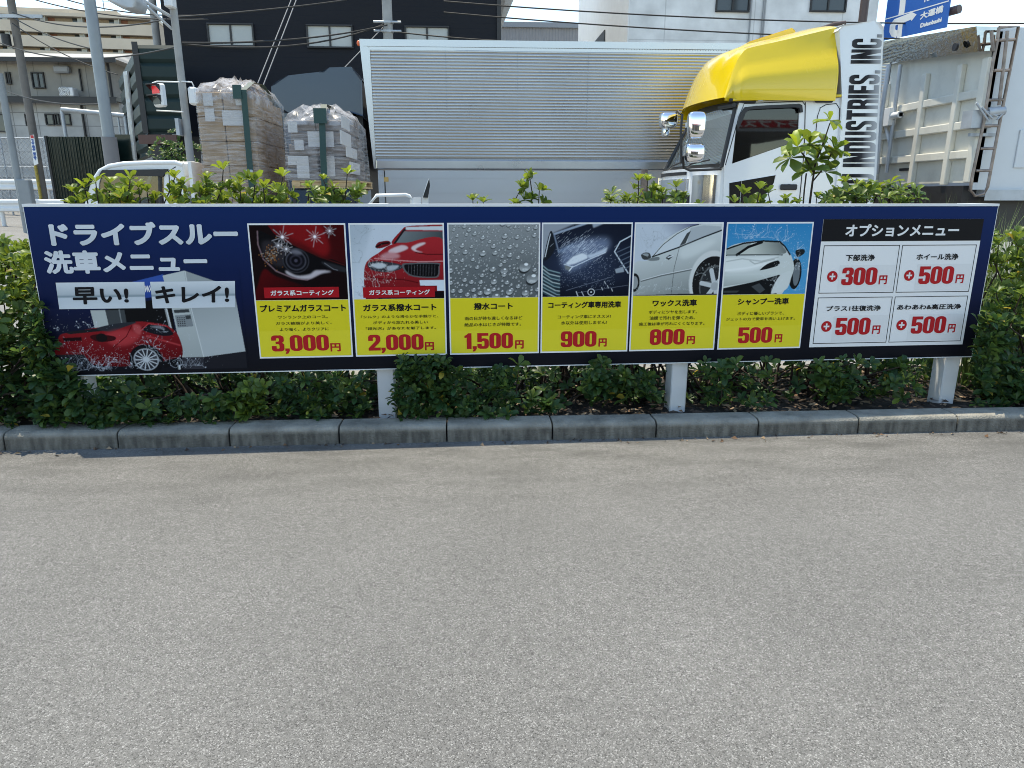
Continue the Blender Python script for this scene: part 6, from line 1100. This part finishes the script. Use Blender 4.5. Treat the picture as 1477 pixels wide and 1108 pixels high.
# pipe barrier and tilted plate on the street side
pb = thing('pipe_barrier', 'low white pipe barrier in front of the silver truck', 'barrier', tuple(map(float, (at(575, 300, 3.2)[0], 3.2, gh(-.8, 3.2)))))
g = gh(-.8, 3.2); Z = lambda x, y: tuple(at(520+x/7.385, 200+y/7.385, 3.2)); b = MB(); e0 = Z(150, 640); b.tube([(e0[0]-.05, 3.2, g), (e0[0]-.05, 3.2, e0[2]-.05), Z(170, 606), Z(480, 598), Z(520, 612), Z(545, 650), (Z(548, 690)[0], 3.2, g)], .018, 10); b.build('pipe', M['steelwhite'], pb)
ms = thing('marker_post', 'white post with a tilted black and white plate beside the pipe barrier', 'post', tuple(map(float, (Z(640, 690)[0], 3.3, g))))
b = MB(); a, c = Z(555, 640), Z(715, 626); b.box(a[0], c[0]-.07, 3.28, 3.34, g, c[2]); b.box(c[0]-.06, c[0], 3.28, 3.34, g, c[2]+.005); b.build('post', M['steelwhite'], ms)
b = MB(); P = [(Z(*p)[0], Z(*p)[2]) for p in ((665, 628), (728, 425), (738, 500), (715, 630))]; b.prism(P, 3.2, 3.26); b.build('plate', M['black'], ms)
b = MB(); P = [(Z(*p)[0], Z(*p)[2]) for p in ((660, 622), (722, 425), (730, 428), (668, 612))]; b.prism(P, 3.18, 3.28); b.build('plate_edge', M['steelwhite'], ms)

# filling station behind the photographer, seen only in reflections
st = thing('filling_station', 'filling station canopy with a red fascia behind the camera', 'building', (2, -26, 0))
b = MB(); b.box(-16, 20, -36, -26, 4.8, 5.35); b.build('canopy', M['steelwhite'], st); b = MB(); b.box(-16, 20, -25.99, -25.9, 5.0, 5.4); fs_ = b.build('fascia', M['red'], st); V, P = glyphs('ドライブスルー', 0.); b = MB()
for k in range(4): b.add([(19-5.5*p[0]+.03*math.cos(k*1.57), -25.895+k*.0005, 5.03+.34*p[1]+.02*math.sin(k*1.57)) for p in V], P)
b.build('fascia_lettering', INK['white'], fs_)
b = MB(); b.box(-16, 20, -42, -37, 0, 5.2); b.build('wall', M['interior'], st)
for x in (-10, -2, 6, 14): b = MB(); b.box(x-.2, x+.2, -31.2, -30.8, 0, 4.9); b.build('column', M['steelwhite'], st)

# ------------------------------------------------------------------ planting
M['leaf'] = attr_mat('leaf', .42, trans=.3, spec=.32)
TEMPL = np.array([(0, 0, 0), (.25, -.2, .03), (.25, 0, -.02), (.25, .2, .03), (.62, -.5, .06), (.62, 0, 0), (.62, .5, .06), (.9, -.36, .03), (.9, 0, -.03), (.9, .36, .03), (1, 0, -.07)])
TF = [(0, 2, 1), (0, 3, 2), (1, 2, 5, 4), (2, 3, 6, 5), (4, 5, 8, 7), (5, 6, 9, 8), (7, 8, 10), (8, 9, 10)]
NT_ = len(TEMPL)
def leaves(name, ros, parent, lo=6, hi=9, wid=.48, droop=.15, matl=None):
    """ros: list of (pos, axis, leaf length, youth 0..1); every rosette is a whorl of leaves"""
    V = []; Cc_ = []; nleaf = 0
    for pos, ax, ln, yo in ros:
        upr = .72 if yo > .45 and wid < .49 and droop < .5 else 1.
        ax = np.array(ax, float); ax /= np.linalg.norm(ax); a = np.cross(ax, [.3, .9, .2]); a /= np.linalg.norm(a); c = np.cross(ax, a); n = rng.integers(lo, hi+1); ph = rng.uniform(0, 6.28)
        for k in range(n):
            q = ph+k*2.4; el = R(rng.uniform(18, 40)+45*(1-k/n))*upr; d = ax*math.cos(el)+(a*math.cos(q)+c*math.sin(q))*math.sin(el); d = d-np.array([0, 0, droop*rng.uniform(.2, 1)*(el > .8)]); d /= np.linalg.norm(d)
            sd_ = np.cross(d, ax); sd_ /= np.linalg.norm(sd_)+1e-9; nn = np.cross(sd_, d); tw = rng.uniform(-.35, .35); sd2 = sd_*math.cos(tw)+nn*math.sin(tw); n2 = np.cross(sd2, d); L_ = ln*rng.uniform(.75, 1.2)*(.62+.38*math.sin(el)); W_ = L_*wid*rng.uniform(.85, 1.15)
            V.append(np.array(pos)+TEMPL[:, :1]*L_*d+TEMPL[:, 1:2]*W_*sd2+(TEMPL[:, 2:]*1.3-.12*TEMPL[:, :1]**2)*L_*n2)
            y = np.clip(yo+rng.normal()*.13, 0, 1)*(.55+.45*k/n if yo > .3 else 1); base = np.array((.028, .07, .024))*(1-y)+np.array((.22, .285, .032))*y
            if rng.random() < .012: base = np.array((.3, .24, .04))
            Cc_.append(base*rng.uniform(.72, 1.3)); nleaf += 1
    V = np.concatenate(V); V = V-np.array(base_of(parent))
    me = bpy.data.meshes.new(name); o = bpy.data.objects.new(name, me); lp = np.concatenate([np.array(f_) for f_ in TF]); st_ = np.cumsum([0]+[len(f_) for f_ in TF])[:-1]
    me.vertices.add(len(V)); me.vertices.foreach_set('co', V.ravel()); LI = (np.arange(nleaf)[:, None]*NT_+lp).ravel().astype(np.int32); me.loops.add(len(LI)); me.loops.foreach_set('vertex_index', LI)
    LS = (np.arange(nleaf)[:, None]*len(lp)+st_).ravel().astype(np.int32); me.polygons.add(len(LS)); me.polygons.foreach_set('loop_start', LS); me.polygons.foreach_set('use_smooth', np.ones(len(LS), bool)); me.update()
    ca = me.color_attributes.new('col', 'FLOAT_COLOR', 'POINT'); Cc_ = np.repeat(np.array(Cc_), NT_, 0); ca.data.foreach_set('color', np.concatenate([Cc_, np.ones((len(Cc_), 1))], 1).astype(np.float32).ravel())
    me.materials.append(matl or M['leaf']); me.validate(); COL.objects.link(o); o.parent = parent; return o
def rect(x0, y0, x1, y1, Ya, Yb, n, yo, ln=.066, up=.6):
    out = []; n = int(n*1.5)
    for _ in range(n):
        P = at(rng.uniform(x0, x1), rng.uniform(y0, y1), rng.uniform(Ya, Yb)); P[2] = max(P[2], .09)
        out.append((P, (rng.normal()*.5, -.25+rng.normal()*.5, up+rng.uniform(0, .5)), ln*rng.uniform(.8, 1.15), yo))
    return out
def shrub(label, bx, by, clusters, sprigs, nst=34, group='evergreen shrubs of the hedge', cat='shrub', **kw):
    o = thing('hedge_shrub', label, cat, (bx, by, .05), group); ros = [r_ for c_ in clusters for r_ in rect(*c_)]; b = MB()
    low = [r_[0] for r_ in ros]; pick = [low[i] for i in rng.choice(len(low), min(nst, len(low)), replace=False)]
    for P in pick:
        s = np.array([bx+rng.normal()*.18, by+rng.normal()*.07, .04]); m_ = s*.45+P*.55+np.array([rng.normal()*.04, .05+rng.normal()*.04, .04]); b.tube([s, s*.7+m_*.3+rng.normal(size=3)*.02, m_+rng.normal(size=3)*.015, P], .012, 5, cap=False, r1=.0035)
    for px, py, Y, yo, ln, dn in sprigs:
        P = at(px, py+9, Y); Q = at(px+rng.normal()*7, py+55, Y+.03); b.tube([Q, Q*.5+P*.5+rng.normal(size=3)*.006, P], .0045, 5, cap=False, r1=.0028); ln *= 1.22; ros.append((P, (rng.normal()*.15, rng.normal()*.15, 1), ln, yo))
        for k in range(dn): t = (k+.8)/(dn+.8); S_ = P*(1-t)+Q*t; ros.append((S_+rng.normal(size=3)*.025, (rng.normal()*.6, rng.normal()*.4, .5), ln*.95, yo*.8))
    b.build('stems', M['bark'], o); leaves('foliage', ros, o, **kw); return o
hid = lambda x0, x1, n=60: (x0, 305, x1, 520, .2, .85, n, .12)
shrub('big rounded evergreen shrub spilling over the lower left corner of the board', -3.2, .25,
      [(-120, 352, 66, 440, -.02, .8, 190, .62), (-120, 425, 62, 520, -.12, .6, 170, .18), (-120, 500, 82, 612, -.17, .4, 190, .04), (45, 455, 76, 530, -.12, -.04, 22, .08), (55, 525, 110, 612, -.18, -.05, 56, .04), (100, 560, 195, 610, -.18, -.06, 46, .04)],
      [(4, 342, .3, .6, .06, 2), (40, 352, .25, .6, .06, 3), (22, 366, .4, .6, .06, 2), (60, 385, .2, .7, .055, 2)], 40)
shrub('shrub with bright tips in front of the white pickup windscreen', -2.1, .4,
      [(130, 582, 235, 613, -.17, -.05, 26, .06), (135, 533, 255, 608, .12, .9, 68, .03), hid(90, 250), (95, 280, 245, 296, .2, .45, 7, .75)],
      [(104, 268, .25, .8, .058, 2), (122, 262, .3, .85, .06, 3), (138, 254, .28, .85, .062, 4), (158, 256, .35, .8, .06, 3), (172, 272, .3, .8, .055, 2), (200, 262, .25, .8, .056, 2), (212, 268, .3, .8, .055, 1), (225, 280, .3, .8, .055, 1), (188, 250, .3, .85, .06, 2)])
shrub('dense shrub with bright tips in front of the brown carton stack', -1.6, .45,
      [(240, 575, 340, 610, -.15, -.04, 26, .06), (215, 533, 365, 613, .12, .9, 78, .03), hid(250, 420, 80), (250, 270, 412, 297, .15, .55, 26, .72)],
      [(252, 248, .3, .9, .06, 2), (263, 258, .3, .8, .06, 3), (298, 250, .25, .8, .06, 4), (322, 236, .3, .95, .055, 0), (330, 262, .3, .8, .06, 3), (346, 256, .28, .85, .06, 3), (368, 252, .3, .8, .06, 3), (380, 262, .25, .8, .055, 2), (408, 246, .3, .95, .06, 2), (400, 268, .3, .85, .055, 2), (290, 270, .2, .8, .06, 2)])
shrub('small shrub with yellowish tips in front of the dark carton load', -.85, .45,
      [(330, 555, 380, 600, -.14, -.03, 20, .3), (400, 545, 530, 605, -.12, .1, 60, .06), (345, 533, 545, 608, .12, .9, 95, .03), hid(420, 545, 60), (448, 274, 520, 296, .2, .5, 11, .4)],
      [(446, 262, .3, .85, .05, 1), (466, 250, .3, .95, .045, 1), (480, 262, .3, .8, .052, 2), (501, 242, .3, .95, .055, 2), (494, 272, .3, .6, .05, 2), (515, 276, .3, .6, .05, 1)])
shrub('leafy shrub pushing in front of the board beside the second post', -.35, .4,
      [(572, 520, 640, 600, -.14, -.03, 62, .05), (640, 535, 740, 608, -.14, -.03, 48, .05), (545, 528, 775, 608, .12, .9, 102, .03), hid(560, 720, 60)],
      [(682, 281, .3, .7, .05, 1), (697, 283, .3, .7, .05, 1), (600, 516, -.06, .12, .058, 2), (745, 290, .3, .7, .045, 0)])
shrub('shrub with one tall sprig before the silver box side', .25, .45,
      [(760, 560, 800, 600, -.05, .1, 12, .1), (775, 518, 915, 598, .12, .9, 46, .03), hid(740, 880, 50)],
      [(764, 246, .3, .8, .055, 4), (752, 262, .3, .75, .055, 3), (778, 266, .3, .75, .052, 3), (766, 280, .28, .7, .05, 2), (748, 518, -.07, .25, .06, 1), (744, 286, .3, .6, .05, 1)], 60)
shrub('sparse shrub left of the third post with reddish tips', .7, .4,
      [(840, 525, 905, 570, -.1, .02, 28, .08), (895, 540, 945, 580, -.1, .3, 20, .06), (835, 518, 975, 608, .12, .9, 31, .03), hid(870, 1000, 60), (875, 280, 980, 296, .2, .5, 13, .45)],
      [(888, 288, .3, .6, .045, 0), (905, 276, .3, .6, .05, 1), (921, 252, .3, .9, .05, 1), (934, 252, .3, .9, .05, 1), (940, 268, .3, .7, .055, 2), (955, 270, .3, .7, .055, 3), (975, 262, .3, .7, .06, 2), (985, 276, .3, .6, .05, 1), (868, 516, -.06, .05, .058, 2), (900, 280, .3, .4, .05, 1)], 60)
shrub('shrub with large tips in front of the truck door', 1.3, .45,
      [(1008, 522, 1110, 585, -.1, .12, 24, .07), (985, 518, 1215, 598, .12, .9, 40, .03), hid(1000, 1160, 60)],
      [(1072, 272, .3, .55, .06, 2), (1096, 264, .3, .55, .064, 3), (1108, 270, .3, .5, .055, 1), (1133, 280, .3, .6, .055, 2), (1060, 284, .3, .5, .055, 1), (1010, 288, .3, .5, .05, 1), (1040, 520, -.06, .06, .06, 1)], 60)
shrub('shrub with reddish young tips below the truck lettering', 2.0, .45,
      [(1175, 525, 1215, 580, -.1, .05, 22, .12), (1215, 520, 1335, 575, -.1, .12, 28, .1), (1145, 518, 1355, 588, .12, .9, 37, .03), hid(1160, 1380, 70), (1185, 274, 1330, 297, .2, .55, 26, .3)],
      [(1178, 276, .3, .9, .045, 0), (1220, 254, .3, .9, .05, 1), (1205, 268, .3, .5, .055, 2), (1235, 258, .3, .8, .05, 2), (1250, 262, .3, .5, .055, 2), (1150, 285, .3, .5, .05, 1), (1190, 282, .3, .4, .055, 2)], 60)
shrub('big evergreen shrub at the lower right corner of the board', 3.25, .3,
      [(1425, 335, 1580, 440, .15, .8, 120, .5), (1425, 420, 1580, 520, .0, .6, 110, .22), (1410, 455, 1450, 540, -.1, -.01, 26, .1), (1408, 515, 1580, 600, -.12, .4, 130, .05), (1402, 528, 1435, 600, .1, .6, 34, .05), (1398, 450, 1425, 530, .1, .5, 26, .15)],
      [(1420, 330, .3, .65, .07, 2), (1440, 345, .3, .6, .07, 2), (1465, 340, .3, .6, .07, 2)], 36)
# sapling with large drooping leaves
sp = thing('sapling', 'young tree with large pale drooping leaves in front of the truck fairing', 'sapling', (float(at(1170, 300, .5)[0]), .5, .05)); b = MB()
st_ = [np.array([float(at(1168, 300, .5)[0]), .5, .05]), at(1167, 300, .5), at(1172, 262, .5), at(1176, 236, .5), at(1188, 205, .5), at(1197, 178, .5)]; b.tube(st_, .009, 6, r1=.004); b.tube([at(1174, 250, .5), at(1160, 225, .48), at(1150, 212, .47)], .005, 5); b.tube([at(1172, 262, .5), at(1190, 240, .52), at(1200, 220, .53)], .005, 5); b.tube([at(1158, 300, .5), at(1160, 275, .5), at(1163, 250, .5)], .005, 5); b.build('trunk', M['bark'], sp)
leaves('crown', [(at(1197, 174, .5), (.1, 0, 1), 0.100, .75), (at(1150, 212, .47), (-.2, -.2, 1), 0.136, .8), (at(1168, 208, .5), (0, -.2, 1), 0.142, .85), (at(1188, 212, .52), (.2, -.1, 1), 0.136, .8), (at(1204, 216, .5), (.4, -.1, .9), 0.118, .75), (at(1140, 228, .46), (-.5, -.3, .7), 0.124, .6), (at(1165, 246, .49), (-.2, -.3, .8), 0.118, .55), (at(1190, 248, .5), (.3, -.3, .8), 0.118, .55), (at(1178, 232, .55), (.1, .2, 1), 0.130, .65)], sp, 8, 11, .5, .9)
sp2 = thing('sapling', 'low young plant with long pale leaves right of the lettering', 'sapling', (float(at(1285, 300, .5)[0]), .5, .05)); b = MB(); b.tube([(float(at(1285, 300, .5)[0]), .5, .05), at(1283, 290, .5), at(1284, 266, .5)], .008, 6, r1=.004); b.tube([at(1283, 285, .5), at(1300, 275, .5)], .005, 5); b.build('trunk', M['bark'], sp2)
leaves('crown', [(at(1284, 264, .5), (0, -.2, 1), .1, .6), (at(1300, 272, .5), (.3, -.2, .8), .1, .6), (at(1268, 270, .5), (-.3, -.1, .8), .095, .55), (at(1290, 282, .5), (.1, -.4, .7), .09, .4)], sp2, 6, 8, .38, .8)
# grass, litter, bush across the road
def blades(name, n, fn, label, cat):
    b = MB()
    for _ in range(n):
        p, h = fn(); q = rng.uniform(.2, 2.94) if rng.random() < .85 else rng.uniform(3.3, 6.1); lean = rng.uniform(.1, .6)*h*(1 if q < 3.1 else .3); w_ = rng.uniform(.0025, .005); d = np.array([math.cos(q), math.sin(q), 0]); s = np.array([-d[1], d[0], 0])
        P = [p, p+d*lean*.25+[0, 0, h*.55], p+d*lean+[0, 0, h]]; b.add([tuple(P[0]-s*w_), tuple(P[0]+s*w_), tuple(P[1]-s*w_), tuple(P[1]+s*w_), tuple(P[2])], [(0, 1, 3, 2), (2, 3, 4)], 0, True)
    return b.build(name, mat('grass_blade', (.11, .17, .035), .5, var=.3, vs=7))
def gp():
    P = at(rng.uniform(1405, 1560), 420, rng.uniform(.45, 1.0)); P[2] = .05; return P, rng.uniform(.75, 1.22)
g_ = blades('grass', 520, gp, '', ''); tag(g_, kind='stuff', label='long thin grass behind the right end of the board', cat='grass')
def gp2():
    P = at(rng.uniform(1290, 1420), 420, rng.uniform(.4, .9)); P[2] = .05; return P, rng.uniform(1.0, 1.36)
g_ = blades('grass', 90, gp2, '', ''); tag(g_, kind='stuff', label='thin weeds along the top of the board below the tipper', cat='grass')
b = MB()
for i_ in range(2360):
    x, y = rng.uniform(-4.5, 4.5), rng.uniform(-.09, .9); q = rng.uniform(0, 6.28); l = rng.uniform(.015, .04); z = .075+rng.uniform(0, .015)
    if i_ >= 2200: y = -.27-abs(rng.normal())*.035; l *= .5; z = .004
    d = np.array([math.cos(q)*l, math.sin(q)*l, 0]); s = np.array([-math.sin(q)*l*.35, math.cos(q)*l*.35, 0]); c = np.array([x, y, z]); d = np.array([math.cos(q)*l, math.sin(q)*l, 0]); s = np.array([-math.sin(q)*l*.35, math.cos(q)*l*.35, 0]); c = np.array([x, y, z])
    b.add([tuple(c-d), tuple(c+s+[0, 0, rng.uniform(0, .015)]), tuple(c+d), tuple(c-s)], [(0, 1, 2, 3)], int(rng.integers(0, 3)))
tag(b.build('leaf_litter', [mat('dry_leaf', (.16, .09, .05), .8), mat('dry_leaf_pale', (.28, .2, .13), .8), mat('dry_leaf_dark', (.06, .04, .03), .8)]), kind='stuff', label='dry brown leaves on the soil under the hedge', cat='leaf litter')
bs = thing('bush', 'small dark bush at the entrance of the green building', 'bush', (float(at(256, 225, 14)[0]), 14, gh(-7.5, 14))); P0_ = at(254, 226, 14); b = MB(); b.tube([(P0_[0], 14, gh(-7.5, 14)), tuple(P0_)], .04, 6); b.build('stem', M['bark'], bs)
leaves('foliage', [(P0_+np.array([rng.normal()*.28, rng.normal()*.25, rng.normal()*.22]), (rng.normal()*.5, -.4, .8), .13, .1) for _ in range(70)], bs)
